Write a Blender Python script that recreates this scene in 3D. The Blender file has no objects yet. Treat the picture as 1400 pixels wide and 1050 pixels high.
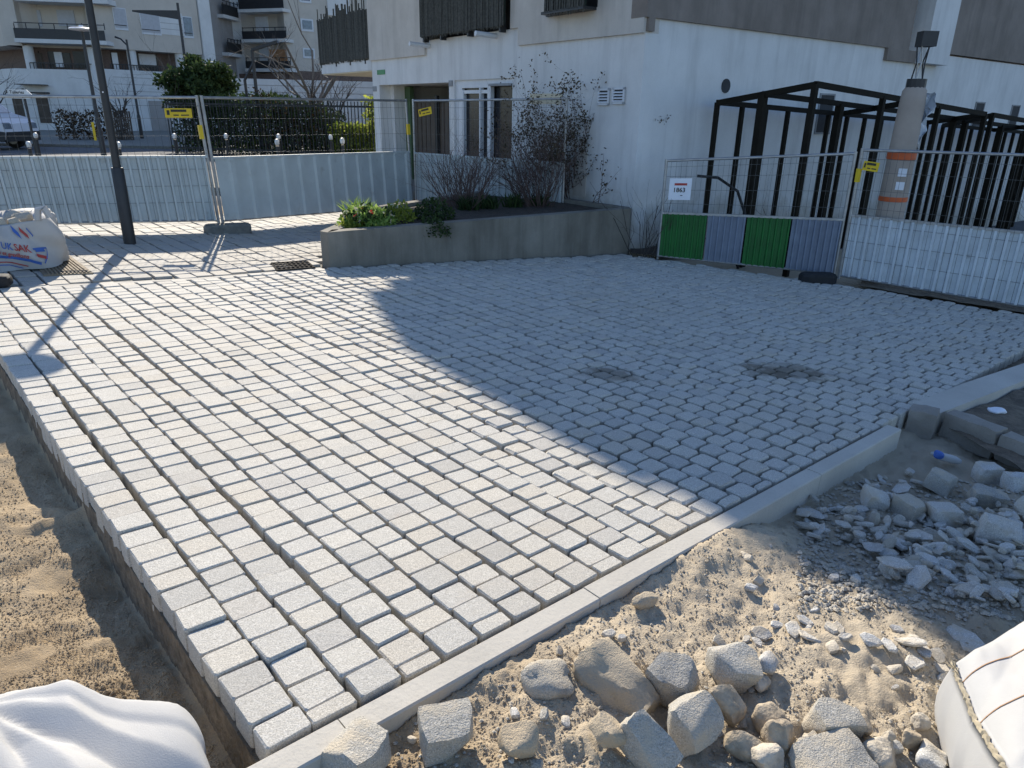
import bpy, math, random
import numpy as np
from mathutils import Vector, Matrix, Euler, noise as mnoise

# ------------------------------------------------------------------ camera
F_PX, HOR, ROLL, CAMH = 975.0, 152.0, 1.08, 1.6
GX, GY = -0.05, -0.025            # the paved ramp falls gently to the right and to the back
th = math.atan((525 - HOR) / F_PX); ct, st = math.cos(th), math.sin(th); rr = math.radians(ROLL)
R0 = Vector((1, 0, 0)); FW = Vector((0, ct, -st)); U0 = Vector((0, st, ct))
RT = R0 * math.cos(rr) + U0 * math.sin(rr); UP = U0 * math.cos(rr) - R0 * math.sin(rr)
CAM = Vector((0, 0, CAMH))
scn = bpy.context.scene; col = scn.collection
cd = bpy.data.cameras.new('camera'); cam = bpy.data.objects.new('camera', cd); col.objects.link(cam)
cd.sensor_width = 36; cd.lens = F_PX / 1400 * 36; cd.clip_start = 0.05; cd.clip_end = 2000
m = Matrix((RT, UP, -FW)).transposed().to_4x4(); m.translation = CAM; cam.matrix_world = m
scn.camera = cam

# ------------------------------------------------------------------ world, sun, exposure
SUN_AZ, SUN_EL = math.radians(109.4), math.radians(31)
w = bpy.data.worlds.new('World'); scn.world = w; w.use_nodes = True
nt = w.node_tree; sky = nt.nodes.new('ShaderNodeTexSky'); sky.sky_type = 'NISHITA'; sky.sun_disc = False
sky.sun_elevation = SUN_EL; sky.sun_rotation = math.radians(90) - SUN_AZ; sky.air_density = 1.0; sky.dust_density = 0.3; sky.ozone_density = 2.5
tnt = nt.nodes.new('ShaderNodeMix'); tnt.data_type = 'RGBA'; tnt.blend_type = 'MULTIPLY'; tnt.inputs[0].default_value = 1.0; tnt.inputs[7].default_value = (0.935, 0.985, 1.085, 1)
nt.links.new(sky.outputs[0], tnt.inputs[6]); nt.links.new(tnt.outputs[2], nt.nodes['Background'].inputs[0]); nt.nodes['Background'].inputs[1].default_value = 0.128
sd = bpy.data.lights.new('sun', 'SUN'); sd.energy = 4.9; sd.angle = math.radians(0.55); sd.color = (1, 0.912, 0.775)
sun = bpy.data.objects.new('sun', sd); col.objects.link(sun)
sdir = Vector((math.cos(SUN_AZ) * math.cos(SUN_EL), math.sin(SUN_AZ) * math.cos(SUN_EL), math.sin(SUN_EL)))
sun.rotation_euler = sdir.to_track_quat('Z', 'Y').to_euler(); sun.location = (-10, 28, 18)
scn.view_settings.view_transform = 'Standard'; scn.view_settings.look = 'None'
scn.view_settings.exposure = 0.56; scn.view_settings.gamma = 1; scn.view_settings.use_curve_mapping = False
scn.cycles.max_bounces = 6; scn.cycles.use_denoising = True

# ------------------------------------------------------------------ pixel -> place helpers
def ray(x, y): return RT * ((x - 700) / F_PX) + UP * ((525 - y) / F_PX) + FW
def zp(x, y): return GX * min(max(x, -8), 11) + GY * min(max(y, -3), 15)
def G(x, y, dz=0.0):                       # point on the ramp plane (+dz) seen at that pixel
    d = ray(x, y); t = (CAMH - dz) / (GX * d.x + GY * d.y - d.z); return CAM + d * t
def atY(x, y, Y): d = ray(x, y); return CAM + d * (Y / d.y)
def height_at(b, py):                      # height above b that shows at image row py
    lo, hi = -1.0, 30.0
    for _ in range(50):
        mid = (lo + hi) / 2; d = b + Vector((0, 0, mid)) - CAM
        yy = 525 - F_PX * d.dot(UP) / d.dot(FW)
        if yy > py: lo = mid
        else: hi = mid
    return lo
class VPlane:                              # a vertical plane through p0 along v (horizontal)
    def __init__(s, p0, v):
        s.p0 = Vector(p0); s.v = Vector((v[0], v[1], 0)).normalized()
        n = Vector((-s.v.y, s.v.x, 0)); s.n = n if n.dot(CAM - s.p0) > 0 else -n
    def hit(s, x, y):
        d = ray(x, y); t = (s.p0 - CAM).dot(s.n) / d.dot(s.n); q = CAM + d * t
        return (q - s.p0).dot(s.v), q.z
    def pt(s, a, z, o=0.0): q = s.p0 + s.v * a + s.n * o; return Vector((q.x, q.y, z))
    def rect(s, x0, y0, x1, y1):
        a0 = s.hit(x0, (y0 + y1) / 2)[0]; a1 = s.hit(x1, (y0 + y1) / 2)[0]
        z0 = s.hit((x0 + x1) / 2, y1)[1]; z1 = s.hit((x0 + x1) / 2, y0)[1]
        return min(a0, a1), z0, max(a0, a1), z1

# ------------------------------------------------------------------ noise
def _h(ix, iy, s):
    n = (ix.astype(np.int64) * 374761393 + iy.astype(np.int64) * 668265263 + s * 974634777) & 0x7fffffff
    n = ((n ^ (n >> 13)) * 1274126177) & 0x7fffffff
    return ((n ^ (n >> 16)) & 0xffff) / 65535.0
def vnoise(x, y, s=0):
    x = np.asarray(x, float); y = np.asarray(y, float)
    ix = np.floor(x); iy = np.floor(y); fx = x - ix; fy = y - iy
    fx = fx * fx * fx * (fx * (fx * 6 - 15) + 10); fy = fy * fy * fy * (fy * (fy * 6 - 15) + 10)
    a = _h(ix, iy, s); b = _h(ix + 1, iy, s); c = _h(ix, iy + 1, s); d = _h(ix + 1, iy + 1, s)
    return (a + (b - a) * fx) * (1 - fy) + (c + (d - c) * fx) * fy
def fbm(x, y, s=0, o=4, g=0.5):
    t = 0; amp = 1; tot = 0; x = np.asarray(x, float); y = np.asarray(y, float)
    for k in range(o):
        c, sn = math.cos(k * 1.1), math.sin(k * 1.1)
        t = t + amp * vnoise((x * c - y * sn) * 2 ** k + 17.3 * k, (x * sn + y * c) * 2 ** k + 5.1 * k, s + k); tot += amp; amp *= g
    return t / tot

# ------------------------------------------------------------------ materials
def srgb(r, g, b): return tuple(((c / 255) / 12.92 if c < 10 else ((c / 255 + 0.055) / 1.055) ** 2.4) for c in (r, g, b)) + (1,)
class NT:
    def __init__(s, name):
        s.m = bpy.data.materials.new(name); s.m.use_nodes = True; s.t = s.m.node_tree; s.b = s.t.nodes['Principled BSDF']
    def n(s, kind, **kw):
        o = s.t.nodes.new(kind)
        for k, v in kw.items():
            if k in o.inputs.keys() if isinstance(k, str) else False: o.inputs[k].default_value = v
            else: setattr(o, k, v)
        return o
    def l(s, a, b): s.t.links.new(a, b)
    def coord(s, kind='Object'): return s.n('ShaderNodeTexCoord').outputs[kind] if kind != 'pos' else s.n('ShaderNodeNewGeometry').outputs['Position']
    def noise(s, scale, detail=4, rough=0.55, vec=None):
        o = s.n('ShaderNodeTexNoise'); o.inputs['Scale'].default_value = scale; o.inputs['Detail'].default_value = detail; o.inputs['Roughness'].default_value = rough
        s.l(vec if vec is not None else s.coord('pos'), o.inputs['Vector']); return o.outputs['Fac']
    def ramp(s, fac, stops):
        o = s.n('ShaderNodeValToRGB'); e = o.color_ramp.elements
        while len(e) < len(stops): e.new(0.5)
        for i, (p, c) in enumerate(stops): e[i].position = p; e[i].color = c if len(c) == 4 else tuple(c) + (1,)
        s.l(fac, o.inputs[0]); return o.outputs[0]
    def mix(s, fac, a, b, mode='MIX'):
        o = s.n('ShaderNodeMix'); o.data_type = 'RGBA'; o.blend_type = mode
        for sock, v in ((0, fac), (6, a), (7, b)):
            if hasattr(v, 'is_output'): s.l(v, o.inputs[sock])
            else: o.inputs[sock].default_value = v
        return o.outputs[2]
    def math(s, op, a, b=0.0):
        o = s.n('ShaderNodeMath'); o.operation = op
        for i, v in ((0, a), (1, b)):
            if hasattr(v, 'is_output'): s.l(v, o.inputs[i])
            else: o.inputs[i].default_value = v
        return o.outputs[0]
    def bump(s, hgt, strength=0.4, dist=0.01):
        o = s.n('ShaderNodeBump'); o.inputs['Strength'].default_value = strength; o.inputs['Distance'].default_value = dist
        s.l(hgt, o.inputs['Height']); s.l(o.outputs[0], s.b.inputs['Normal'])
    def base(s, c):
        if hasattr(c, 'is_output'): s.l(c, s.b.inputs['Base Color'])
        else: s.b.inputs['Base Color'].default_value = c
M = {}
def plain(name, c, rough=0.6, metal=0.0, var=0.18, scale=6, bump=0.0, bscale=60, dirt=None, spec=0.5):
    t = NT(name); c = tuple(c[:3]) + (1,)
    dk = tuple(max(0, x * (1 - var)) for x in c[:3]) + (1,); lt = tuple(min(1, x * (1 + var * 0.7)) for x in c[:3]) + (1,)
    f = t.noise(scale, 5, 0.6); k = t.ramp(f, [(0.32, dk), (0.68, lt)])
    if dirt:
        f2 = t.noise(dirt[1], 6, 0.65); k = t.mix(t.ramp(f2, [(dirt[2], (0, 0, 0, 1)), (dirt[2] + 0.2, (dirt[3],) * 3 + (1,))]), k, tuple(dirt[0]) + (1,))
    t.base(k); t.b.inputs['Roughness'].default_value = rough; t.b.inputs['Metallic'].default_value = metal
    t.b.inputs['Specular IOR Level'].default_value = spec
    if bump: t.bump(t.noise(bscale, 4, 0.6), bump, 0.02)
    M[name] = t.m; return t.m
# granite setts: speckle, per-stone tint, some rusty stones, earth stains
def granite(name, lo, hi, beige=0.5, stains=(), bump=0.35):
    t = NT(name); pos = t.coord('pos')
    sp = t.noise(230, 2, 0.7); sp2 = t.noise(70, 3, 0.6)
    k = t.ramp(sp, [(0.30, tuple(x * 0.55 for x in lo[:3]) + (1,)), (0.47, lo), (0.62, hi)])
    k = t.mix(t.ramp(sp2, [(0.35, (0, 0, 0, 1)), (0.7, (0.5, 0.5, 0.5, 1))]), k, tuple(x * 0.86 for x in lo[:3]) + (1,))
    oi = t.n('ShaderNodeObjectInfo').outputs['Random']; ri = t.n('ShaderNodeNewGeometry').outputs['Random Per Island']
    rnd = t.math('FRACT', t.math('ADD', t.math('MULTIPLY', oi, 7.31), ri))
    tint = t.ramp(rnd, [(0.0, (0.80, 0.80, 0.80, 1)), (0.12, (0.91, 0.91, 0.905, 1)), (0.3, (0.96, 0.96, 0.955, 1)), (0.65, (1.0, 0.99, 0.965, 1)), (0.9, (0.97, 0.935, 0.88, 1)), (1.0, (0.84, 0.84, 0.85, 1))])
    k = t.mix(1.0, k, tint, 'MULTIPLY')
    bz = t.ramp(t.noise(0.75, 3, 0.5), [(0.47, (0, 0, 0, 1)), (0.66, (beige,) * 3 + (1,))])
    k = t.mix(bz, k, (0.45, 0.40, 0.32, 1))
    if name in ('granite_loose', 'granite_chip'):      # caked dust and broken, rusty faces
        k = t.mix(t.ramp(t.noise(11, 5, 0.65), [(0.45, (0, 0, 0, 1)), (0.62, (0.75,) * 3 + (1,))]), k, (0.53, 0.455, 0.34, 1))
        k = t.mix(t.ramp(t.noise(6, 4, 0.6), [(0.60, (0, 0, 0, 1)), (0.72, (0.5,) * 3 + (1,))]), k, (0.24, 0.20, 0.16, 1))
    else:
        rust = t.ramp(t.noise(3.1, 4, 0.6), [(0.64, (0, 0, 0, 1)), (0.78, (0.35, 0.35, 0.35, 1))])
        k = t.mix(rust, k, (0.33, 0.25, 0.17, 1))
    for (sx, sy, rx, ry) in stains:
        sub = t.n('ShaderNodeVectorMath'); sub.operation = 'SUBTRACT'; t.l(pos, sub.inputs[0]); sub.inputs[1].default_value = (sx, sy, 0)
        sc = t.n('ShaderNodeVectorMath'); sc.operation = 'MULTIPLY'; t.l(sub.outputs[0], sc.inputs[0]); sc.inputs[1].default_value = (1 / rx, 1 / ry, 0)
        ln = t.n('ShaderNodeVectorMath'); ln.operation = 'LENGTH'; t.l(sc.outputs[0], ln.inputs[0])
        d = t.math('ADD', ln.outputs['Value'], t.math('MULTIPLY', t.math('SUBTRACT', t.noise(9, 4, 0.65), 0.5), 1.6))
        msk = t.ramp(d, [(0.5, (0.9,) * 3 + (1,)), (1.25, (0, 0, 0, 1))]); msk = t.math('MULTIPLY', msk, t.ramp(rnd, [(0.0, (0.45,) * 3 + (1,)), (0.5, (1, 1, 1, 1)), (1.0, (0.6,) * 3 + (1,))]))
        k = t.mix(msk, k, (0.12, 0.098, 0.066, 1))
    t.base(k); t.b.inputs['Roughness'].default_value = 0.78; t.b.inputs['Specular IOR Level'].default_value = 0.3
    t.bump(t.math('ADD', t.noise(180, 3, 0.7), t.math('MULTIPLY', t.noise(45, 4, 0.6), 1.2)), bump, 0.006)
    M[name] = t.m
s1, s2, s3 = G(835, 511), G(1075, 508), G(690, 478)
granite('granite', (0.515, 0.49, 0.435, 1), (0.70, 0.675, 0.615, 1), 0.24, [(s1.x, s1.y, 0.24, 0.2), (s2.x, s2.y, 0.42, 0.24)])
granite('granite_old', (0.43, 0.41, 0.37, 1), (0.60, 0.57, 0.52, 1), 0.5)
granite('granite_loose', (0.43, 0.41, 0.36, 1), (0.64, 0.61, 0.55, 1), 0.5, bump=0.8)
granite('granite_chip', (0.54, 0.53, 0.50, 1), (0.72, 0.71, 0.68, 1), 0.35, bump=0.6)
def sandmat():
    t = NT('sand'); f = t.noise(2.2, 6, 0.6)
    k = t.ramp(f, [(0.3, (0.33, 0.245, 0.15, 1)), (0.5, (0.46, 0.355, 0.225, 1)), (0.72, (0.56, 0.455, 0.315, 1))])
    g = t.noise(160, 3, 0.7); k = t.mix(t.ramp(g, [(0.33, (0.75,) * 3 + (1,)), (0.5, (0, 0, 0, 1))]), k, (0.30, 0.24, 0.175, 1))
    k = t.mix(t.ramp(t.noise(240, 2, 0.6), [(0.66, (0, 0, 0, 1)), (0.75, (0.6,) * 3 + (1,))]), k, (0.56, 0.52, 0.46, 1))
    p = t.n('ShaderNodeSeparateXYZ'); t.l(t.coord('pos'), p.inputs[0])
    pale = t.ramp(t.math('ADD', p.outputs[0], t.math('MULTIPLY', t.noise(1.3, 4, 0.6), 0.6)), [(0.0, (0, 0, 0, 1)), (0.6, (0.62,) * 3 + (1,))]); k = t.mix(pale, k, (0.58, 0.505, 0.385, 1))
    damp = t.math('ADD', t.math('MULTIPLY', p.outputs[0], 1.0), t.math('MULTIPLY', t.noise(1.7, 4, 0.6), 1.0))
    k = t.mix(t.ramp(t.math('MULTIPLY', damp, 0.4), [(0.66, (0, 0, 0, 1)), (0.86, (0.5,) * 3 + (1,))]), k, (0.30, 0.26, 0.20, 1))
    t.base(k); t.b.inputs['Roughness'].default_value = 0.95; t.b.inputs['Specular IOR Level'].default_value = 0.15
    vo = t.n('ShaderNodeTexVoronoi'); vo.inputs['Scale'].default_value = 140; vo.inputs['Randomness'].default_value = 1.0; t.l(t.coord('pos'), vo.inputs['Vector'])
    t.bump(t.math('ADD', t.math('ADD', t.math('MULTIPLY', t.noise(38, 5, 0.7), 0.8), t.math('MULTIPLY', t.noise(300, 3, 0.7), 0.5)), t.math('MULTIPLY', vo.outputs['Distance'], -0.25)), 0.6, 0.02); M['sand'] = t.m
sandmat()
def concrete(name, a, b, streak=0.35, damp=0.0, bump=0.25, splash=0.0):
    t = NT(name); pos = t.coord('pos')
    k = t.ramp(t.noise(1.6, 6, 0.62), [(0.3, a), (0.7, b)])
    mp = t.n('ShaderNodeMapping'); mp.inputs['Scale'].default_value = (2.2, 2.2, 0.25); t.l(pos, mp.inputs[0])
    st_ = t.ramp(t.noise(1.6, 5, 0.65, mp.outputs[0]), [(0.48, (0, 0, 0, 1)), (0.75, (streak,) * 3 + (1,))])
    k = t.mix(st_, k, tuple(x * 0.45 for x in a[:3]) + (1,))
    k = t.mix(t.ramp(t.noise(120, 3, 0.6), [(0.3, (0.3,) * 3 + (1,)), (0.45, (0, 0, 0, 1))]), k, tuple(x * 0.6 for x in a[:3]) + (1,))
    if splash:
        xyz = t.n('ShaderNodeSeparateXYZ'); t.l(pos, xyz.inputs[0])
        hz_ = t.math('SUBTRACT', xyz.outputs[2], t.math('ADD', t.math('MULTIPLY', xyz.outputs[0], GX), t.math('MULTIPLY', xyz.outputs[1], GY)))
        dirt = t.ramp(t.math('SUBTRACT', t.math('MULTIPLY', t.noise(2.3, 5, 0.65), 1.9), hz_), [(0.10, (0, 0, 0, 1)), (0.75, (splash,) * 3 + (1,))]); k = t.mix(dirt, k, (0.36, 0.33, 0.27, 1))
    t.base(k); t.b.inputs['Roughness'].default_value = 0.88; t.b.inputs['Specular IOR Level'].default_value = 0.25
    t.bump(t.noise(50, 5, 0.65), bump, 0.01); M[name] = t.m
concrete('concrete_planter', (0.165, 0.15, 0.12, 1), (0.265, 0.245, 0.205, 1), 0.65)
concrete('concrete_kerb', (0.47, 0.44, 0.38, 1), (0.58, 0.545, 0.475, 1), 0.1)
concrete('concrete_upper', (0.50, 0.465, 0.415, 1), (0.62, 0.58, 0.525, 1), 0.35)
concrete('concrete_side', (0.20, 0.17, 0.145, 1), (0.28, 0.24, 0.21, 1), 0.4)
concrete('white_render', (0.62, 0.62, 0.605, 1), (0.72, 0.72, 0.705, 1), 0.34, bump=0.12, splash=0.8)
concrete('far_wall', (0.50, 0.455, 0.39, 1), (0.57, 0.52, 0.45, 1), 0.15)
concrete('far_white', (0.58, 0.58, 0.56, 1), (0.68, 0.68, 0.66, 1), 0.12)
concrete('far_grey', (0.30, 0.28, 0.26, 1), (0.36, 0.34, 0.32, 1), 0.15)
concrete('old_kerb', (0.27, 0.24, 0.20, 1), (0.40, 0.365, 0.315, 1), 0.3, bump=0.8)
plain('asphalt', (0.085, 0.088, 0.095), 0.9, var=0.25, scale=3, bump=0.3)
plain('earth', (0.17, 0.135, 0.095), 0.95, var=0.4, scale=14, bump=0.9, bscale=40)
plain('soil', (0.055, 0.042, 0.030), 0.95, var=0.4, scale=14, bump=0.9, bscale=40)
plain('dark_metal', (0.022, 0.023, 0.025), 0.5, var=0.2, scale=9)
plain('pergola_paint', (0.014, 0.012, 0.008), 0.75, var=0.25, scale=5, spec=0.15)
plain('wire', (0.10, 0.105, 0.11), 0.45, 0.5, var=0.2, scale=10)
plain('galvanised', (0.36, 0.37, 0.38), 0.42, 0.75, var=0.2, scale=10)
plain('clad_white', (0.49, 0.53, 0.52), 0.55, var=0.1, scale=3, dirt=((0.22, 0.20, 0.17), 5, 0.60, 0.55))
plain('clad_worn', (0.58, 0.62, 0.64), 0.55, var=0.14, scale=4, dirt=((0.06, 0.055, 0.05), 3.5, 0.63, 0.8))
plain('clad_green', (0.005, 0.14, 0.02), 0.5, var=0.2, scale=5, dirt=((0.5, 0.55, 0.5), 11, 0.72, 0.7))
plain('clad_grey', (0.20, 0.235, 0.30), 0.5, var=0.15, scale=5, dirt=((0.6, 0.62, 0.62), 11, 0.72, 0.7))
plain('rubber', (0.018, 0.018, 0.019), 0.8, var=0.3, scale=20)
plain('foot_concrete', (0.19, 0.185, 0.16), 0.9, var=0.3, scale=12, bump=0.5)
plain('yellow', (0.72, 0.50, 0.01), 0.5, var=0.1); plain('print_dark', (0.03, 0.028, 0.02), 0.6)
plain('paper', (0.78, 0.80, 0.84), 0.6, var=0.05); plain('print_red', (0.42, 0.05, 0.04), 0.6); plain('print_blue', (0.05, 0.13, 0.42), 0.6)
plain('bag_white', (0.46, 0.455, 0.44), 0.65, var=0.06, scale=5, bump=0.12, bscale=260, dirt=((0.45, 0.40, 0.32), 3, 0.58, 0.45), spec=0.25)
plain('bag_seam', (0.42, 0.36, 0.25), 0.9, var=0.3, scale=40); plain('bag_thread', (0.55, 0.33, 0.18), 0.8)
plain('glass_dark', (0.018, 0.02, 0.024), 0.22, var=0.3, spec=0.25); plain('frame_white', (0.62, 0.64, 0.66), 0.5, var=0.06)
plain('glass_sky', (0.16, 0.20, 0.24), 0.1, var=0.3); plain('shutter', (0.42, 0.43, 0.45), 0.6, var=0.08)
plain('screen_green', (0.018, 0.032, 0.022), 0.6, var=0.4, scale=30); plain('reed', (0.055, 0.055, 0.045), 0.8, var=0.6, scale=25)
plain('gate_brown', (0.075, 0.056, 0.040), 0.7, var=0.25, scale=4); plain('green_strip', (0.06, 0.11, 0.05), 0.7)
plain('green_plate', (0.02, 0.20, 0.06), 0.5); plain('grey_plate', (0.24, 0.25, 0.26), 0.6); plain('vent_dark', (0.04, 0.042, 0.045), 0.8)
plain('soffit', (0.66, 0.58, 0.42), 0.8, var=0.06); plain('cardboard', (0.38, 0.32, 0.27), 0.85, var=0.12, scale=3)  # soffit: warm sunlight on the balcony underside is put into its colour
plain('tape_orange', (0.55, 0.10, 0.02), 0.5); plain('plastic_film', (0.45, 0.50, 0.56), 0.3, var=0.2, scale=9)
plain('brick_red', (0.15, 0.105, 0.085), 0.85, var=0.2, scale=8); plain('hoarding_orange', (0.28, 0.14, 0.06), 0.8)
plain('van_white', (0.58, 0.60, 0.64), 0.3, var=0.05); plain('van_black', (0.02, 0.02, 0.022), 0.6)
plain('bollard_white', (0.75, 0.75, 0.72), 0.5); plain('lamp_white', (0.72, 0.73, 0.76), 0.4)
plain('iron', (0.014, 0.015, 0.015), 0.6); plain('plate_rust', (0.26, 0.20, 0.13), 0.8, var=0.3, scale=20, bump=0.4); plain('cast_iron', (0.045, 0.040, 0.034), 0.95, spec=0.1, var=0.4, scale=30)
plain('bark', (0.055, 0.046, 0.038), 0.9, var=0.35, scale=20); plain('bark_pale', (0.16, 0.14, 0.12), 0.9, var=0.3, scale=20); plain('twig_red', (0.105, 0.068, 0.056), 0.85, var=0.3, scale=15)
def leafmat(name, a, b, tr=0.25):
    t = NT(name); oi = t.n('ShaderNodeNewGeometry').outputs['Random Per Island']
    t.base(t.ramp(oi, [(0.0, a), (1.0, b)])); t.b.inputs['Roughness'].default_value = 0.7; t.b.inputs['Specular IOR Level'].default_value = 0.15
    tn = t.n('ShaderNodeBsdfTranslucent'); t.l(t.ramp(oi, [(0.0, a), (1.0, b)]), tn.inputs[0])
    mx = t.n('ShaderNodeMixShader'); mx.inputs[0].default_value = tr
    t.l(t.b.outputs[0], mx.inputs[1]); t.l(tn.outputs[0], mx.inputs[2]); t.l(mx.outputs[0], t.t.nodes['Material Output'].inputs[0]); M[name] = t.m
leafmat('leaf_dark', (0.018, 0.036, 0.014, 1), (0.065, 0.10, 0.032, 1)); leafmat('leaf_lime', (0.16, 0.22, 0.03, 1), (0.38, 0.41, 0.08, 1), 0.55)
leafmat('leaf_fresh', (0.12, 0.24, 0.04, 1), (0.38, 0.48, 0.14, 1), 0.4); leafmat('leaf_brown', (0.035, 0.025, 0.016, 1), (0.10, 0.065, 0.03, 1))
leafmat('leaf_rose', (0.045, 0.042, 0.026, 1), (0.12, 0.09, 0.055, 1)); leafmat('petal_white', (0.55, 0.52, 0.42, 1), (0.7, 0.66, 0.5, 1)); leafmat('petal_red', (0.45, 0.04, 0.03, 1), (0.55, 0.08, 0.05, 1))

# ------------------------------------------------------------------ mesh building
class MB:
    def __init__(s): s.v = []; s.f = []; s.mi = []
    def add(s, vs, fs, mi=0):
        o = len(s.v); s.v.extend(tuple(q) for q in vs); s.f.extend(tuple(i + o for i in f) for f in fs); s.mi.extend([mi] * len(fs)); return s
    def hexa(s, c, mi=0):      # 8 corners: bottom 4 ccw, top 4 ccw
        return s.add(c, [(3, 2, 1, 0), (4, 5, 6, 7), (0, 1, 5, 4), (1, 2, 6, 5), (2, 3, 7, 6), (3, 0, 4, 7)], mi)
    def box(s, c, sx, sy, sz, ax=Vector((1, 0, 0)), az=Vector((0, 0, 1)), mi=0):   # c = centre of the bottom
        c = Vector(c); ax = Vector(ax).normalized(); az = Vector(az).normalized(); ay = az.cross(ax).normalized()
        b = [c + ax * (i * sx / 2) + ay * (j * sy / 2) for i, j in ((-1, -1), (1, -1), (1, 1), (-1, 1))]
        return s.hexa(b + [q + az * sz for q in b], mi)
    def pan(s, P, a0, z0, a1, z1, d0, d1, mi=0):     # slab on a VPlane between offsets d0..d1
        b = [P.pt(a0, z0, d0), P.pt(a1, z0, d0), P.pt(a1, z0, d1), P.pt(a0, z0, d1)]
        return s.hexa(b + [Vector((q.x, q.y, z1)) for q in b], mi)
    def tube(s, path, r, n=6, mi=0, cap=True):
        path = [Vector(q) for q in path]; rs = r if isinstance(r, (list, tuple)) else [r] * len(path)
        vs = []; L = len(path); ref = None
        for i, q in enumerate(path):
            d = (path[min(i + 1, L - 1)] - path[max(i - 1, 0)]).normalized()
            if ref is None: ref = Vector((0, 0, 1)) if abs(d.z) < 0.9 else Vector((1, 0, 0))
            a = (ref - d * ref.dot(d)).normalized(); b = d.cross(a); ref = a
            for k in range(n):
                t = 2 * math.pi * (k + 0.5) / n; vs.append(q + (a * math.cos(t) + b * math.sin(t)) * rs[i])
        fs = [(i * n + k, i * n + (k + 1) % n, (i + 1) * n + (k + 1) % n, (i + 1) * n + k) for i in range(L - 1) for k in range(n)]
        if cap: fs += [tuple(reversed(range(n))), tuple((L - 1) * n + k for k in range(n))]
        return s.add(vs, fs, mi)
    def bar(s, p0, p1, w, d=None, mi=0):             # square-section bar
        p0 = Vector(p0); p1 = Vector(p1); d = d or w; dr = (p1 - p0).normalized()
        ref = Vector((0, 0, 1)) if abs(dr.z) < 0.9 else Vector((0.8, 0.6, 0))
        a = dr.cross(ref).normalized(); b = a.cross(dr)
        q = [(-1, -1), (1, -1), (1, 1), (-1, 1)]
        return s.hexa([p0 + a * (i * w / 2) + b * (j * d / 2) for i, j in q] + [p1 + a * (i * w / 2) + b * (j * d / 2) for i, j in q], mi)
    def lathe(s, c, prof, n=16, mi=0):               # (r, z) profile about a vertical axis
        c = Vector(c); vs = [c + Vector((r * math.cos(2 * math.pi * k / n), r * math.sin(2 * math.pi * k / n), z)) for r, z in prof for k in range(n)]
        L = len(prof); fs = [(i * n + k, i * n + (k + 1) % n, (i + 1) * n + (k + 1) % n, (i + 1) * n + k) for i in range(L - 1) for k in range(n)]
        fs += [tuple(reversed(range(n))), tuple((L - 1) * n + k for k in range(n))]
        return s.add(vs, fs, mi)
    def prism(s, poly, z0, z1, mi=0):                # plan polygon (ccw) with constant or per-point heights
        n = len(poly); zz0 = z0 if isinstance(z0, list) else [z0] * n; zz1 = z1 if isinstance(z1, list) else [z1] * n
        return s.add([(p[0], p[1], a) for p, a in zip(poly, zz0)] + [(p[0], p[1], a) for p, a in zip(poly, zz1)],
                     [tuple(reversed(range(n))), tuple(range(n, 2 * n))] + [(i, (i + 1) % n, n + (i + 1) % n, n + i) for i in range(n)], mi)
    def leaf(s, c, size, rng, asp=0.55, mi=0, up=0.0):
        d = Vector((rng.gauss(0, 1), rng.gauss(0, 1), rng.gauss(0, 1) + up)).normalized()
        e = d.cross(Vector((rng.gauss(0, 1), rng.gauss(0, 1), rng.gauss(0, 1)))).normalized()
        c = Vector(c); return s.add([c, c + d * size * 0.5 + e * size * asp * 0.5, c + d * size, c + d * size * 0.5 - e * size * asp * 0.5], [(0, 1, 2, 3)], mi)
    def build(s, name, mats, parent=None, smooth=False, origin=None):
        if not isinstance(mats, (list, tuple)): mats = [mats]
        if origin is None:
            if parent is not None: origin = Vector(parent.get('_o', (0, 0, 0)))
            else:
                a = np.array(s.v); mn, mx = a.min(0), a.max(0); origin = Vector(((mn[0] + mx[0]) / 2, (mn[1] + mx[1]) / 2, mn[2]))
        origin = Vector(origin)
        me = bpy.data.meshes.new(name); me.from_pydata([(q[0] - origin.x, q[1] - origin.y, q[2] - origin.z) for q in s.v], [], s.f)
        for k in mats: me.materials.append(M[k])
        if len(mats) > 1: me.polygons.foreach_set('material_index', s.mi)
        if smooth:
            me.polygons.foreach_set('use_smooth', [True] * len(me.polygons))
            if smooth != 'all':
                try: me.set_sharp_from_angle(angle=math.radians(38))
                except Exception: pass
        o = bpy.data.objects.new(name, me); col.objects.link(o)
        if parent is not None:
            o.parent = parent; ORG[o.name] = origin
        else: o.location = origin
        o['_o'] = tuple(origin); return o
ORG = {}
def tag(o, label=None, cat=None, group=None, kind=None):
    if label: o['label'] = label
    if cat: o['category'] = cat
    if group: o['group'] = group
    if kind: o['kind'] = kind
    return o
def empty(name, loc, label=None, cat=None, group=None):
    o = bpy.data.objects.new(name, None); col.objects.link(o); o.location = Vector(loc); o['_o'] = tuple(loc); o.empty_display_size = 0.2
    return tag(o, label, cat, group)
def text_mb(mb, txt, fn, size=1.0, mi=0):       # lettering as flat mesh; fn maps (x, y) of the text to a point
    cu = bpy.data.curves.new('lettering', 'FONT'); cu.body = txt; cu.size = size; cu.resolution_u = 2; cu.offset = 0.018 * size
    ob = bpy.data.objects.new('lettering', cu); col.objects.link(ob)
    dg = bpy.context.evaluated_depsgraph_get(); me = bpy.data.meshes.new_from_object(ob.evaluated_get(dg))
    mb.add([fn(q.co.x, q.co.y) for q in me.vertices], [tuple(p.vertices) for p in me.polygons], mi)
    wd = max([q.co.x for q in me.vertices] or [0])
    bpy.data.objects.remove(ob); bpy.data.curves.remove(cu); bpy.data.meshes.remove(me); return wd
rng = random.Random(7)

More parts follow.
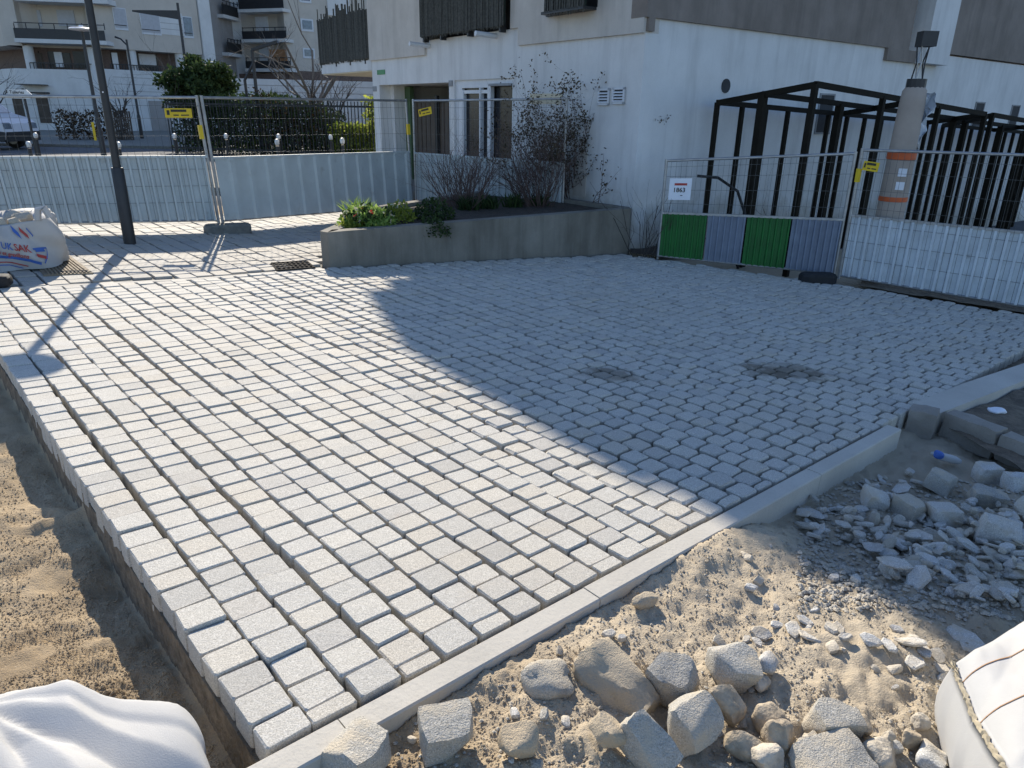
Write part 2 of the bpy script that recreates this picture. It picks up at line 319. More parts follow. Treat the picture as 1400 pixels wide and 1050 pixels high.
# ================================================================== SETTING: ramp frame
A0 = G(437, 1004); A1 = G(0, 437); EW = (A1 - A0).normalized()                 # along the courses, away from the kerb
NP = Vector((-GX, -GY, 1)).normalized(); EK = EW.cross(NP).normalized()         # along the kerb, to the right
O = G(358, 1030)                                                                # front left corner of the new paving
def Q(k, b, c=0.0): return O + EK * k + EW * b + NP * c
def kb(p): d = Vector((p[0], p[1], zp(p[0], p[1]))) - O; return d.dot(EK), d.dot(EW)
def inside(poly, x, y):
    c = False; n = len(poly); j = n - 1
    for i in range(n):
        a, b = poly[i], poly[j]
        if (a[1] > y) != (b[1] > y) and x < (b[0] - a[0]) * (y - a[1]) / (b[1] - a[1]) + a[0]: c = not c
        j = i
    return c
PAVE = [Q(-0.02, 0), *[G(x, y) for x, y in ((-61, 396), (0, 394), (270, 380.5), (441, 367), (452, 366), (640, 357), (858, 347), (866, 349), (1000, 368), (1170, 392), (1400, 430), (1500, 446), (1470, 462), (1400, 498), (1316, 526), (1253, 553), (1241, 583))]]
PAVE[-1] = Q(kb(PAVE[-1])[0], 0.0)
KEND = kb(G(1250, 592))[0]
# ---- big ground sheet (asphalt street level), lowered under the works
mb = MB(); xs = [-160, -90, -50, -30, -20] + [-14 + i for i in range(0, 29)] + [20, 30, 50, 90, 160]; ys = [-30, -12] + [-6 + i for i in range(0, 32)] + [32, 45, 70, 120, 220]
for y in ys:
    for x in xs:
        near = (-10 <= x <= 12 and -6 <= y <= 13)
        mb.v.append((x, y, zp(x, y) - (0.55 if near else 0.06)))
nx = len(xs); mb.f = [(j * nx + i, j * nx + i + 1, (j + 1) * nx + i + 1, (j + 1) * nx + i) for j in range(len(ys) - 1) for i in range(nx - 1)]; mb.mi = [0] * len(mb.f)
tag(mb.build('ground', 'asphalt', smooth='all', origin=(0, 0, 0)), kind='structure')

# ---- sand bed: one sheet, fine near the camera, that shows left of and in front of the paving and in its joints
MOUNDS = [(*G(px, py, -0.07).xy, r_, ht_) for px, py, r_, ht_ in ((830, 905, 0.16, 0.05), (740, 975, 0.2, 0.03), (1060, 740, 0.25, 0.05), (1180, 870, 0.3, 0.05), (960, 760, 0.3, 0.04), (1240, 800, 0.3, 0.05))]
def sand_height(x, y):
    dx = x - O.x; dy = y - O.y; dz = (GX * x + GY * y) - O.z
    k = dx * EK.x + dy * EK.y + dz * EK.z; b = dx * EW.x + dy * EW.y + dz * EW.z
    rough = (fbm(x * 2.2, y * 2.2, 3, 5) - 0.5)
    fine = (fbm(x * 16, y * 16, 9, 3, 0.62) - 0.5)
    lump = np.clip(fbm(x * 7, y * 7, 31, 3) - 0.52, 0, 1)
    sm = lambda t: np.clip(t, 0, 1) ** 2 * (3 - 2 * np.clip(t, 0, 1))
    # left trench
    left = -0.25 + 0.07 * sm((-k - 0.35) / 0.8) + rough * 0.09 + fine * 0.024 + lump * 0.06
    # in front of the kerb
    pit = sm((k - 1.95) / 0.7)
    front = -0.045 - 0.10 * pit * sm(1.4 + b * 1.2) - 0.03 * sm((-b - 0.1) / 0.5) + rough * 0.10 * sm((-b - 0.1) / 0.25) + fine * 0.046 + lump * 0.05 * sm((-b - 0.15) / 0.3)
    ho = np.full_like(x, -0.118) + fine * 0.012
    a = sm((-k + 0.012) / 0.02); c = sm((-b - 0.085) / 0.02)
    h = ho * (1 - a) * (1 - c) + left * a * (1 - c * sm((k + 0.5) / 0.5)) + front * c * (1 - a * (1 - sm((k + 0.5) / 0.5)))
    for (bx, by, r_, ht_) in MOUNDS: h = h + ht_ * np.exp(-(((x - bx) ** 2 + (y - by) ** 2) / r_ ** 2)) * c
    return h
NR, NA = 470, 600
rad = 0.55 * (16.5 / 0.55) ** (np.arange(NR) / (NR - 1)); ang = np.radians(np.linspace(155, 25, NA))
RR, AA = np.meshgrid(rad, ang, indexing='ij'); X = RR * np.cos(AA); Y = RR * np.sin(AA)
H = sand_height(X, Y)
FEET = [(215, 855, 0.6), (262, 845, 0.9), (100, 885, 0.7), (100, 1000, 0.5), (45, 860, 0.5), (30, 760, 0.9), (95, 915, 1.1), (150, 790, 0.4), (1230, 960, 0.8)]
for (px, py, an) in FEET:                                                        # boot prints: ribbed shallow marks
    p = G(px, py, -0.2 if px < 400 else -0.08); u = (X - p.x) * math.cos(an) + (Y - p.y) * math.sin(an); v_ = -(X - p.x) * math.sin(an) + (Y - p.y) * math.cos(an)
    mk = np.exp(-((u / 0.10) ** 4 + (v_ / 0.042) ** 4)); H = H - mk * (0.010 + 0.006 * np.sin(u * 260))
for (px, py, an, ln, ht_) in ((85, 705, 0.5, 0.16, 0.035), (160, 862, 0.4, 0.1, 0.02), (75, 690, -0.3, 0.2, 0.02), (840, 915, -0.7, 0.13, 0.0)):
    p = G(px, py, -0.2 if px < 400 else -0.06); u = (X - p.x) * math.cos(an) + (Y - p.y) * math.sin(an); v_ = -(X - p.x) * math.sin(an) + (Y - p.y) * math.cos(an)
    H = H + ht_ * np.exp(-((u / ln) ** 4 + (v_ / 0.03) ** 2))
Z = GX * np.clip(X, -8, 11) + GY * np.clip(Y, -3, 15) + H
me = bpy.data.meshes.new('sand_bed'); me.from_pydata(np.stack([X, Y, Z], -1).reshape(-1, 3).tolist(), [], [(i * NA + j, i * NA + j + 1, (i + 1) * NA + j + 1, (i + 1) * NA + j)[::-1] for i in range(NR - 1) for j in range(NA - 1)])
me.materials.append(M['sand']); me.polygons.foreach_set('use_smooth', [True] * len(me.polygons))
sand = bpy.data.objects.new('sand_bed', me); col.objects.link(sand); tag(sand, kind='structure')
def sz(x, y): return zp(x, y) + float(sand_height(np.array([x]), np.array([y]))[0])
def GS(px, py):                                                                   # pixel -> point on the sand
    p = G(px, py, -0.06)
    for _ in range(4): p = G(px, py, sz(p.x, p.y) - zp(p.x, p.y))
    return p

# ---- granite setts
def sett(l, wd, h, rg, cut=0.0075, bev=0.0042, jm=1.0):
    """worn sett: base ring, shoulder ring, top ring (38 triangles); l along x, wd along y, top at z = 0"""
    def ring(hx, hy, c, z, j):
        pts = [(-hx + c, -hy), (hx - c, -hy), (hx, -hy + c), (hx, hy - c), (hx - c, hy), (-hx + c, hy), (-hx, hy - c), (-hx, -hy + c)]
        return [(x + rg.uniform(-j, j), y + rg.uniform(-j, j), z + rg.uniform(-j, j) * 0.4) for x, y in pts]
    v = ring(l / 2 - 0.004, wd / 2 - 0.004, cut, -h, 0.002) + ring(l / 2, wd / 2, cut, -bev * 1.3, 0.0025 * jm) + ring(l / 2 - bev, wd / 2 - bev, cut * 0.9, 0, 0.0018 * jm)
    f = [(a + i, a + (i + 1) % 8, a + 8 + (i + 1) % 8, a + 8 + i) for a in (0, 8) for i in range(8)] + [tuple(range(16, 24))]
    return v, f
def pavement_of(name, poly, rowp, lens, wid, joint, mat, k0, krange, brange, npart, partname, depth=0.13, cut_first=True, zoff=0.0, jit=1.0, seed=1, worn=9999):
    rg = random.Random(seed); root = empty(name, Q(0, 0) if seed == 1 else G(200, 360)); tag(root, kind='structure')
    var = [sett(1.0 * L, wid, depth, rg) for L in lens]; NL = len(lens); old = [sett(L, wid - 0.007, depth, rg, 0.013, 0.0075, 2.0) for L in lens for _ in range(3)]
    stones = []
    i0, i1 = krange
    for i in range(i0, i1):
        kc = k0 + i * rowp; b = brange[0]; first = True
        ph = rg.uniform(0, 6.28)
        while b < brange[1]:
            vi = rg.randrange(len(lens)); L = lens[vi]; sc = 1.0
            if first and i % 2 and cut_first: sc = rg.uniform(0.38, 0.62)
            elif first: sc = rg.uniform(0.86, 1.02)
            first = False
            bc = b + L * sc / 2; kk = kc + 0.006 * math.sin(bc * 1.3 + ph) + rg.gauss(0, 0.002 * jit); p = Q(kk, bc)
            wn_ = i + rg.gauss(0, 1.2) > worn + bc * 0.0
            b += L * sc + rg.uniform(*joint) + (rg.uniform(0.004, 0.010) if wn_ else 0)
            if wn_: vi += 1000
            if inside(poly, p.x, p.y): stones.append((p, vi, sc, rg.gauss(0, 0.014 * jit), rg.gauss(0, 0.011 * jit), rg.gauss(0, 0.011 * jit), rg.gauss(0, 0.003 * jit) + zoff, rg.uniform(0.955, 1.02)))
    view = lambda p: (p - CAM).length + (0 if -60 < (700 + F_PX * (p - CAM).dot(RT) / max(0.1, (p - CAM).dot(FW))) < 1460 else 50)
    stones.sort(key=lambda s_: view(s_[0]))
    meshes = {}
    rest = MB()
    for n_, (p, vi, sc, yaw, tx, ty, dz, ws) in enumerate(stones):
        vx = (EW * math.cos(yaw) + EK * math.sin(yaw)).normalized(); vz = (NP + EK * tx + EW * ty).normalized(); vy = vz.cross(vx).normalized(); vx = vy.cross(vz)
        mat_ = Matrix(((vx.x * sc, vy.x * ws, vz.x, p.x + vz.x * dz), (vx.y * sc, vy.y * ws, vz.y, p.y + vz.y * dz), (vx.z * sc, vy.z * ws, vz.z, p.z + vz.z * dz), (0, 0, 0, 1)))
        if n_ < npart:
            key = vi * 10 + (n_ % 3)
            if key not in meshes:
                v, f = sett(lens[vi], wid, depth, rg) if vi < 1000 else sett(lens[vi - 1000], wid - 0.007, depth, rg, 0.013, 0.0075, 2.0); me_ = bpy.data.meshes.new(partname); me_.from_pydata(v, [], f); me_.materials.append(M[mat]); meshes[key] = me_
            o = bpy.data.objects.new(partname, meshes[key]); col.objects.link(o); o.parent = root
            mat_.translation -= Vector(root['_o']); o.matrix_local = mat_
        else:
            v, f = var[vi] if vi < 1000 else old[(vi - 1000) * 3 + n_ % 3]; rest.add([mat_ @ Vector(q) for q in v], f)
    if rest.v: tag(rest.build(partname + 's', mat, root), kind='stuff')
    return root
ROWP = 0.1512
plain('bedding_earth', (0.20, 0.158, 0.108), 0.95, var=0.5, scale=16, bump=1.0, bscale=45)
bd = MB(); bpts = [Q(0.006, 0.0)] + PAVE[1:]
bd.add([p - NP * 0.30 for p in bpts] + [p - NP * 0.088 for p in bpts], [tuple(range(len(bpts))), tuple(range(len(bpts), 2 * len(bpts)))] + [(i, (i + 1) % len(bpts), len(bpts) + (i + 1) % len(bpts), len(bpts) + i) for i in range(len(bpts))]); tag(bd.build('bedding', 'bedding_earth'), kind='structure')
lens = [0.100, 0.105, 0.109, 0.112, 0.115, 0.119, 0.123, 0.128]
pavement_of('paving', PAVE, ROWP, lens, 0.1375, (0.004, 0.0095), 'granite', ROWP / 2, (0, 75), (0.006, 13), 300, 'paving_stone', worn=13)
OLD = [G(x, y) for x, y in ((-140, 401), (0, 391), (270, 377.5), (440, 363), (441, 345), (470, 318), (560, 296), (560, 282), (290, 294), (0, 300), (-140, 306))]
pavement_of('old_pavement', OLD, 0.182, [0.15, 0.17, 0.19, 0.21, 0.23], 0.168, (0.008, 0.016), 'granite_old', 0.03, (-40, 60), (3.0, 22), 300, 'old_paving_slab', depth=0.1, cut_first=False, seed=2)
bed = MB(); bed.prism([(p.x, p.y) for p in OLD][::-1], [p.z - 0.3 for p in OLD][::-1], [p.z - 0.025 for p in OLD][::-1]); tag(bed.build('mortar_bed', 'foot_concrete'), kind='structure')
# concrete strip between old and new paving
strip = MB(); e = [G(x, y) for x, y in ((-120, 400.5), (0, 393.5), (140, 387), (270, 380.2), (440, 366.2))]
for a, b in zip(e[:-1], e[1:]):
    t_ = (b - a).normalized(); nrm = Vector((-t_.y, t_.x, 0)); strip.hexa([a - nrm * 0.035 - NP * 0.1, b - nrm * 0.035 - NP * 0.1, b + nrm * 0.035 - NP * 0.1, a + nrm * 0.035 - NP * 0.1, a - nrm * 0.035 - NP * 0.004, b - nrm * 0.035 - NP * 0.004, b + nrm * 0.035 - NP * 0.004, a + nrm * 0.035 - NP * 0.004])
tag(strip.build('edging_strip', 'concrete_kerb'), kind='structure')
# kerb of precast edging stones in front
kr = empty('kerb', Q(0, 0)); tag(kr, kind='structure')
ks = [-0.5, 0.215, 1.245, 2.05, 3.02, KEND]
for i in range(len(ks) - 1):
    s_ = MB(); k0, k1 = ks[i] + 0.002, ks[i + 1] - 0.002; b0, b1, bv = -0.102, -0.012, 0.006
    t0 = rng.uniform(-0.004, 0.001)
    prof = [(b0, -0.2), (b1, -0.2), (b1, t0 - bv), (b1 - bv, t0), (b0 + bv, t0), (b0, t0 - bv)]
    v = [Q(k, b, c) for k in (k0, k1) for b, c in prof]
    s_.add(v, [tuple(range(6))[::-1], tuple(range(6, 12))] + [(j, (j + 1) % 6, 6 + (j + 1) % 6, 6 + j) for j in range(6)][::1])
    o = s_.build('kerb_stone', 'concrete_kerb', kr)
# old strip at the right and the two rough granite kerb blocks
def rough_block(l, wd, h, seed, amp=0.012, sub=5, rnd=0.12, chop=0.0):
    """broken block: subdivided box, corners rounded, surface roughened; origin at the centre"""
    rg = random.Random(seed); off = Vector((rg.uniform(0, 90), rg.uniform(0, 90), rg.uniform(0, 90))); mb_ = MB(); idx = {}
    planes = [(Vector((rg.gauss(0, 1), rg.gauss(0, 1), rg.gauss(0, 1))).normalized(), rg.uniform(1 - chop, 1.15 - chop * 0.3)) for _ in range(5)] if chop else []
    def vid(i, j, k):
        if (i, j, k) not in idx:
            q = Vector((2 * i / sub - 1, 2 * j / sub - 1, 2 * k / sub - 1)); p_ = 18 if rnd < 0.2 else (5 if rnd < 0.5 else 3.0)
            ln = (abs(q.x) ** p_ + abs(q.y) ** p_ + abs(q.z) ** p_) ** (1 / p_); q = q / ln
            for n_, d_ in planes:
                e_ = q.dot(n_) - d_ * 0.95
                if e_ > 0: q = q - n_ * e_
            q = Vector((q.x * l / 2, q.y * wd / 2, q.z * h / 2)); d = mnoise.noise_vector(q * 14 + off) * amp + mnoise.noise_vector(q * 40 + off) * amp * 0.45
            idx[(i, j, k)] = len(mb_.v); mb_.v.append(tuple(q + d))
        return idx[(i, j, k)]
    for a in range(sub):
        for b in range(sub):
            for s0 in (0, sub):
                for ax in range(3):
                    c = [(a, b), (a + 1, b), (a + 1, b + 1), (a, b + 1)]
                    if s0 == 0: c = c[::-1]
                    t3 = lambda u, v: (s0, u, v) if ax == 0 else ((v, s0, u) if ax == 1 else (u, v, s0))
                    mb_.f.append(tuple(vid(*t3(u, v)) for u, v in c)); mb_.mi.append(0)
    return mb_
def place(mb_, loc, rot): r = Euler(rot).to_matrix(); mb_.v = [tuple(r @ Vector(q) + Vector(loc)) for q in mb_.v]; return mb_
yawK = math.atan2(EK.y, EK.x); yawW = math.atan2(EW.y, EW.x)
st_ = MB(); pts = [G(1262, 556), G(1250, 551), G(1316, 525), G(1400, 497), G(1520, 452), G(1530, 474), G(1400, 521), G(1284, 566)]
st_.prism([(p.x, p.y) for p in pts][::-1], [p.z - 0.16 for p in pts][::-1], [p.z + 0.004 for p in pts][::-1]); tag(st_.build('concrete_strip', 'concrete_kerb'), kind='structure')
def block_between(pa, pb, wd, h, seed, up=0.0):
    d = pb - pa; mb_ = rough_block(d.length, wd, h, seed, 0.010, 6); return place(mb_, (pa + pb) / 2 + Vector((0, 0, up - h / 2)), (0, -math.atan2(d.z, math.hypot(d.x, d.y)), math.atan2(d.y, d.x)))
b1 = place(rough_block(0.15, 0.17, 0.23, 41, 0.016, 6), G(1263, 566) + Vector((0, 0, -0.075)), (0, 0, yawK + 0.2))
tag(b1.build('kerb_block', 'old_kerb', smooth=True), 'short rough brown granite kerb block at the corner beside the smooth kerb', 'kerb block', 'old granite kerb blocks')
pa, pb = G(1297, 566), G(1420, 612)
tag(block_between(pa, pa.lerp(pb, 0.62), 0.13, 0.20, 42, 0.03).build('kerb_block', 'old_kerb', smooth=True), 'long weathered brown granite kerb block running off from the concrete strip', 'kerb block', 'old granite kerb blocks')
tag(block_between(pa.lerp(pb, 0.64), pa.lerp(pb, 1.5), 0.13, 0.18, 43, 0.02).build('kerb_block', 'old_kerb', smooth=True), 'granite kerb block with a paler top beyond the long weathered one', 'kerb block', 'old granite kerb blocks')
# earth beyond the strip and behind the right fence
so = MB(); n_ = 46
sp = [G(1290, 566), G(1530, 474), G(1750, 560), G(1420, 640)]
def patch(mb_, c4, nu, nv, amp, lift=0.0, seed=5):
    o = len(mb_.v)
    for i in range(nu + 1):
        for j in range(nv + 1):
            u, v = i / nu, j / nv; p = (c4[0].lerp(c4[1], u)).lerp(c4[3].lerp(c4[2], u), v); q = p + Vector((0, 0, lift + amp * (float(fbm(p.x * 5, p.y * 5, seed, 4)) - 0.5) * 2)); mb_.v.append(tuple(q))
    for i in range(nu):
        for j in range(nv): mb_.f.append((o + i * (nv + 1) + j, o + (i + 1) * (nv + 1) + j, o + (i + 1) * (nv + 1) + j + 1, o + i * (nv + 1) + j + 1)[::-1]); mb_.mi.append(0)
patch(so, sp, 24, 18, 0.03, -0.055); tag(so.build('earth_patch', 'earth', smooth='all'), kind='structure')

# ================================================================== NEAR BUILDING
BC = G(860, 343); FV = ray(-27.9, 138.2); FA = VPlane(BC, (FV.x, FV.y))           # street facade, running away to the left
SV = Vector((math.cos(math.radians(37)), math.sin(math.radians(37)), 0)); SW = VPlane(BC, (SV.x, SV.y))   # side wall, running away to the right
Z0 = BC.z
bld = empty('apartment_house', FA.pt(4, Z0), 'white rendered house with grey concrete upper storey, screened balconies and a porch', 'building')
def part(name, mats, fn, parent=None, smooth=False):
    mb_ = MB(); fn(mb_); return mb_.build(name, mats, parent or bld, smooth)
zb = Z0 - 0.7
wall = part('wall', 'white_render', lambda m_: [m_.pan(FA, a0, z0, a1, z1, -0.28, 0.0) for a0, z0, a1, z1 in (
    (0.0, zb, 3.19, Z0 + 3.0), (3.19, Z0 + 2.5, 5.19, Z0 + 3.0), (5.19, zb, 5.40, Z0 + 3.0), (5.40, Z0 + 2.47, 8.62, Z0 + 3.0), (8.62, zb, 8.98, Z0 + 3.0), (2.99, Z0 + 3.0, 6.29, Z0 + 3.27))])
part('side_wall', 'white_render', lambda m_: [m_.pan(SW, 0.0, zb - 1.0, 30, Z0 + 3.19, -0.28, 0.0)])
part('wall_end', 'white_render', lambda m_: m_.pan(FA, 8.70, zb, 8.98, Z0 + 3.0, -2.6, -0.28))
part('upper_wall', 'concrete_upper', lambda m_: [m_.pan(FA, *q, -0.25, 0.05) for q in (
    (0.0, Z0 + 3.0, 0.98, Z0 + 5.6), (0.98, Z0 + 3.0, 2.1, Z0 + 3.40), (2.1, Z0 + 3.0, 2.99, Z0 + 5.6), (2.99, Z0 + 3.27, 3.22, Z0 + 5.6), (3.22, Z0 + 4.9, 6.2, Z0 + 5.6), (6.2, Z0 + 3.27, 6.29, Z0 + 5.6), (6.29, Z0 + 3.0, 9.0, Z0 + 5.6))])
part('room_back', 'vent_dark', lambda m_: [m_.pan(FA, 0.3, Z0 + 3.0, 8.9, Z0 + 5.6, -0.6, -0.5), m_.pan(FA, 3.0, zb, 5.4, Z0 + 2.6, -0.6, -0.5)])
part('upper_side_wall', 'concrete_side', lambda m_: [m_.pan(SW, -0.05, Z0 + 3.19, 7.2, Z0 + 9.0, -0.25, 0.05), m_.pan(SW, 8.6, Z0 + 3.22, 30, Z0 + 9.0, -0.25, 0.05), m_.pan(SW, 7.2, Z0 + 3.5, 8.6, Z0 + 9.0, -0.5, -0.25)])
part('pilaster', 'white_render', lambda m_: m_.pan(SW, 7.55, Z0 + 2.98, 8.55, Z0 + 9.0, -0.24, 0.22))
part('drip_edge', 'concrete_side', lambda m_: m_.pan(SW, 6.4, Z0 + 2.98, 7.5, Z0 + 3.19, 0.0, 0.07))
part('drip_edge', 'concrete_side', lambda m_: m_.pan(SW, 0.0, Z0 + 3.02, 0.12, Z0 + 3.19, 0.0, 0.05))
# upper storeys: unseen, overhang and stepped parapet shaped to throw the broad paving shadow
part('shadow_storeys', 'concrete_upper', lambda m_: [m_.pan(FA, -0.2, Z0 + 5.6, 7.3, Z0 + 9.5, -9, 1.15), m_.pan(FA, 7.3, Z0 + 5.6, 8.0, Z0 + 9.12, -9, 1.15), m_.pan(FA, 8.0, Z0 + 5.75, 9.9, Z0 + 9.12, -9, 1.15), m_.pan(FA, 9.9, Z0 + 7.6, 10.9, Z0 + 9.7, -3, 1.15), m_.pan(FA, 9.9, Z0 + 5.75, 12.0, Z0 + 9.12, -9, -0.3)])
part('shadow_parapet', 'concrete_upper', lambda m_: [m_.pan(FA, 9.3, Z0 + 9.12, 10.9, Z0 + 9.68, -1, 1.15), m_.pan(FA, 10.9, Z0 + 8.55, 11.95, Z0 + 9.75, -1, 1.15), m_.pan(FA, 8.3, Z0 + 9.12, 9.3, Z0 + 9.4, -1, 1.15)])
# loggia left of the facade
part('balcony_slab', ['white_render', 'soffit'], lambda m_: [m_.pan(FA, 9.0, Z0 + 2.80, 12.2, Z0 + 3.02, -1.6, 0.0), m_.pan(FA, 9.0, Z0 + 2.775, 12.15, Z0 + 2.798, -1.58, -0.02, 1), m_.pan(FA, 9.0, Z0 + 2.5, 10.3, Z0 + 2.77, -1.7, -1.5, 1)])
part('loggia_wall', 'concrete_upper', lambda m_: [m_.pan(FA, 9.0, Z0 + 3.02, 12.0, Z0 + 5.75, -1.9, -1.6), m_.pan(FA, 9.3, Z0 + 3.02, 9.75, Z0 + 5.75, -1.6, -1.2)])
part('loggia_window', 'glass_dark', lambda m_: m_.pan(FA, 9.8, Z0 + 3.1, 11.2, Z0 + 5.2, -1.6, -1.56))
def reed_screen(parent, P, a0, z0, a1, z1, off, seed, step=0.055, tall=0.0):
    rg = random.Random(seed); m_ = MB(); m_.pan(P, a0, z0 + 0.02, a1, z1 - 0.02, off - 0.03, off - 0.015, 1); a = a0
    while a < a1:
        w_ = step * rg.uniform(0.5, 0.95); t_ = z1 + (rg.uniform(0, tall) if rg.random() < 0.5 else rg.uniform(-0.03, 0.02))
        m_.hexa([P.pt(a, z0 - rg.uniform(0, 0.08), off), P.pt(a + w_, z0 - rg.uniform(0, 0.05), off), P.pt(a + w_, z0, off + 0.02), P.pt(a, z0, off + 0.02)] + [P.pt(a + rg.uniform(-.02, .02), t_, off), P.pt(a + w_ * 0.8, t_, off), P.pt(a + w_ * 0.8, t_, off + 0.02), P.pt(a, t_, off + 0.02)], 0); a += step
    return m_.build('reed_screen', ['reed', 'screen_green'], parent)
rl = part('railing', 'dark_metal', lambda m_: [m_.pan(FA, 9.0, Z0 + z, 12.2, Z0 + z + 0.04, -0.05, -0.02) for z in (3.12, 4.05)] + [m_.pan(FA, a, Z0 + 2.95, a + 0.04, Z0 + 4.08, -0.06, 0.02) for a in (9.3, 10.2, 11.1, 12.14)])
reed_screen(rl, FA, 9.05, Z0 + 3.06, 12.2, Z0 + 4.10, 0.02, 3, 0.06, 0.28)
rl2 = part('railing', 'dark_metal', lambda m_: [m_.pan(FA, 3.28, Z0 + z, 6.15, Z0 + z + 0.04, 0.10, 0.14) for z in (3.40, 4.35)] + [m_.pan(FA, a, Z0 + 3.22, a + 0.05, Z0 + 3.5, 0.04, 0.16) for a in (3.35, 4.4, 5.4, 6.1)])
reed_screen(rl2, FA, 3.25, Z0 + 3.32, 6.2, Z0 + 4.75, 0.16, 4, 0.05, 0.1)
rl3 = part('window_box', 'dark_metal', lambda m_: [m_.pan(FA, 1.0, Z0 + 3.36, 2.02, Z0 + 3.40, 0.05, 0.30), m_.pan(FA, 2.04, Z0 + 3.36, 2.16, Z0 + 4.6, 0.05, 0.10)])
reed_screen(rl3, FA, 1.0, Z0 + 3.38, 1.95, Z0 + 4.6, 0.28, 5, 0.06)
for s_, z_, r_ in ((6.15, 3.16, 0.45), (3.72, 3.19, 0.42)):
    part('drain_spout', 'frame_white', lambda m_: m_.tube([FA.pt(s_, Z0 + z_, 0), FA.pt(s_ + 0.02, Z0 + z_ + 0.02, r_)], 0.045, 8), smooth=True)
# porch
part('porch_lining', 'white_render', lambda m_: [m_.pan(FA, 8.45, zb, 8.62, Z0 + 2.47, -0.62, -0.28), m_.pan(FA, 5.19, zb, 5.40, Z0 + 2.6, -2.6, -0.28), m_.pan(FA, 5.3, Z0 + 2.47, 8.7, Z0 + 2.62, -2.6, -0.28)])
part('porch_column', 'green_strip', lambda m_: m_.pan(FA, 8.18, zb, 8.45, Z0 + 2.45, -0.66, -0.56))
gt = part('porch_gate', 'gate_brown', lambda m_: m_.pan(FA, 5.4, zb, 8.18, Z0 + 2.12, -0.70, -0.64))
for i in range(13): part('gate_board', 'gate_brown', lambda m_: m_.pan(FA, 5.44 + i * 0.21, zb + 0.1, 5.44 + i * 0.21 + 0.18, Z0 + 2.10, -0.64, -0.615), gt)
part('gate_post', 'iron', lambda m_: [m_.pan(FA, 6.9, zb, 6.97, Z0 + 2.25, -0.62, -0.55)], gt)
part('porch_back', 'gate_brown', lambda m_: [m_.pan(FA, 5.3, zb, 8.7, Z0 + 2.6, -2.7, -2.6)])
# door and window
dr = part('door', 'frame_white', lambda m_: [m_.pan(FA, a0, z0, a1, z1, -0.12, -0.04) for a0, z0, a1, z1 in ((4.97, Z0 - .4, 5.19, Z0 + 2.5), (3.95, Z0 - .4, 4.06, Z0 + 2.42), (4.06, Z0 + 2.36, 4.97, Z0 + 2.5), (3.19, Z0 + 2.42, 4.06, Z0 + 2.5))])
part('door_glass', 'glass_dark', lambda m_: m_.pan(FA, 4.06, Z0 - .4, 4.97, Z0 + 2.36, -0.14, -0.10), dr)
part('door_stile', 'frame_white', lambda m_: [m_.pan(FA, 4.27, Z0 - .4, 4.31, Z0 + 2.36, -0.10, -0.02), m_.pan(FA, 4.90, Z0 - .4, 4.95, Z0 + 2.3, -0.10, -0.03), m_.pan(FA, 4.06, Z0 + 2.26, 4.97, Z0 + 2.32, -0.10, -0.04)], dr)
wn = part('window', 'grey_plate', lambda m_: m_.pan(FA, 3.19, Z0 + 2.38, 3.95, Z0 + 2.42, -0.10, 0.01))
part('pane', 'glass_dark', lambda m_: m_.pan(FA, 3.19, Z0 - .3, 3.95, Z0 + 2.38, -0.2, -0.15), wn)
for nm, mt, rc, d in (('letter_plate', 'green_plate', (516, 95.5, 526.5, 102), 0.012), ('notice_plate', 'grey_plate', (510, 118, 515, 125), 0.01), ('intercom', 'grey_plate', (614.5, 110, 619, 118), 0.02), ('wall_panel', 'soffit', (725, 128, 768, 142), 0.01), ('access_panel', 'concrete_upper', (785, 208, 802, 268), 0.012)):
    part(nm, mt, lambda m_: m_.pan(FA, *FA.rect(*rc), 0.0, d))
for rc in ((818.5, 121, 834, 144), (838.5, 119.5, 855, 142.5)):
    a0, z0, a1, z1 = FA.rect(*rc); vf = part('vent', 'frame_white', lambda m_: [m_.pan(FA, a0, z0, a1, z0 + 0.03, 0, 0.03), m_.pan(FA, a0, z1 - 0.03, a1, z1, 0, 0.03), m_.pan(FA, a0, z0, a0 + 0.03, z1, 0, 0.03), m_.pan(FA, a1 - 0.03, z0, a1, z1, 0, 0.03)])
    part('vent_opening', 'vent_dark', lambda m_: m_.pan(FA, a0, z0, a1, z1, 0.001, 0.006), vf)
    for i in range(4):
        zz = z0 + 0.045 + i * (z1 - z0 - 0.07) / 4
        part('louvre', 'frame_white', lambda m_: m_.hexa([FA.pt(a0 + .03, zz, .007), FA.pt(a1 - .03, zz, .007), FA.pt(a1 - .03, zz - 0.012, .035), FA.pt(a0 + .03, zz - 0.012, .035), FA.pt(a0 + .03, zz + .014, .007), FA.pt(a1 - .03, zz + .014, .007), FA.pt(a1 - .03, zz + 0.004, .03), FA.pt(a0 + .03, zz + 0.004, .03)]), vf)
a_, z_ = SW.hit(992, 117.5); pc = SW.pt(a_, z_)
part('round_vent', 'vent_dark', lambda m_: m_.tube([pc, pc + SW.n * 0.012], 0.105, 14))
for rc in ((1118, 130, 1133, 181), (1331, 141, 1341, 172), (1380, 145, 1390, 178)):
    a0, z0, a1, z1 = SW.rect(*rc); a1 = a0 + 0.42
    nw = part('window', 'vent_dark', lambda m_: m_.pan(SW, a0, z0, a1, z1, -0.0, 0.008))
    part('window_frame', 'grey_plate', lambda m_: [m_.pan(SW, a0 - .03, z0, a0, z1, 0, 0.02), m_.pan(SW, a1, z0, a1 + .03, z1, 0, 0.02), m_.pan(SW, a0 - .03, z1, a1 + .03, z1 + .03, 0, 0.02), m_.pan(SW, a0 - .03, z0 - .03, a1 + .03, z0, 0, 0.025)], nw)

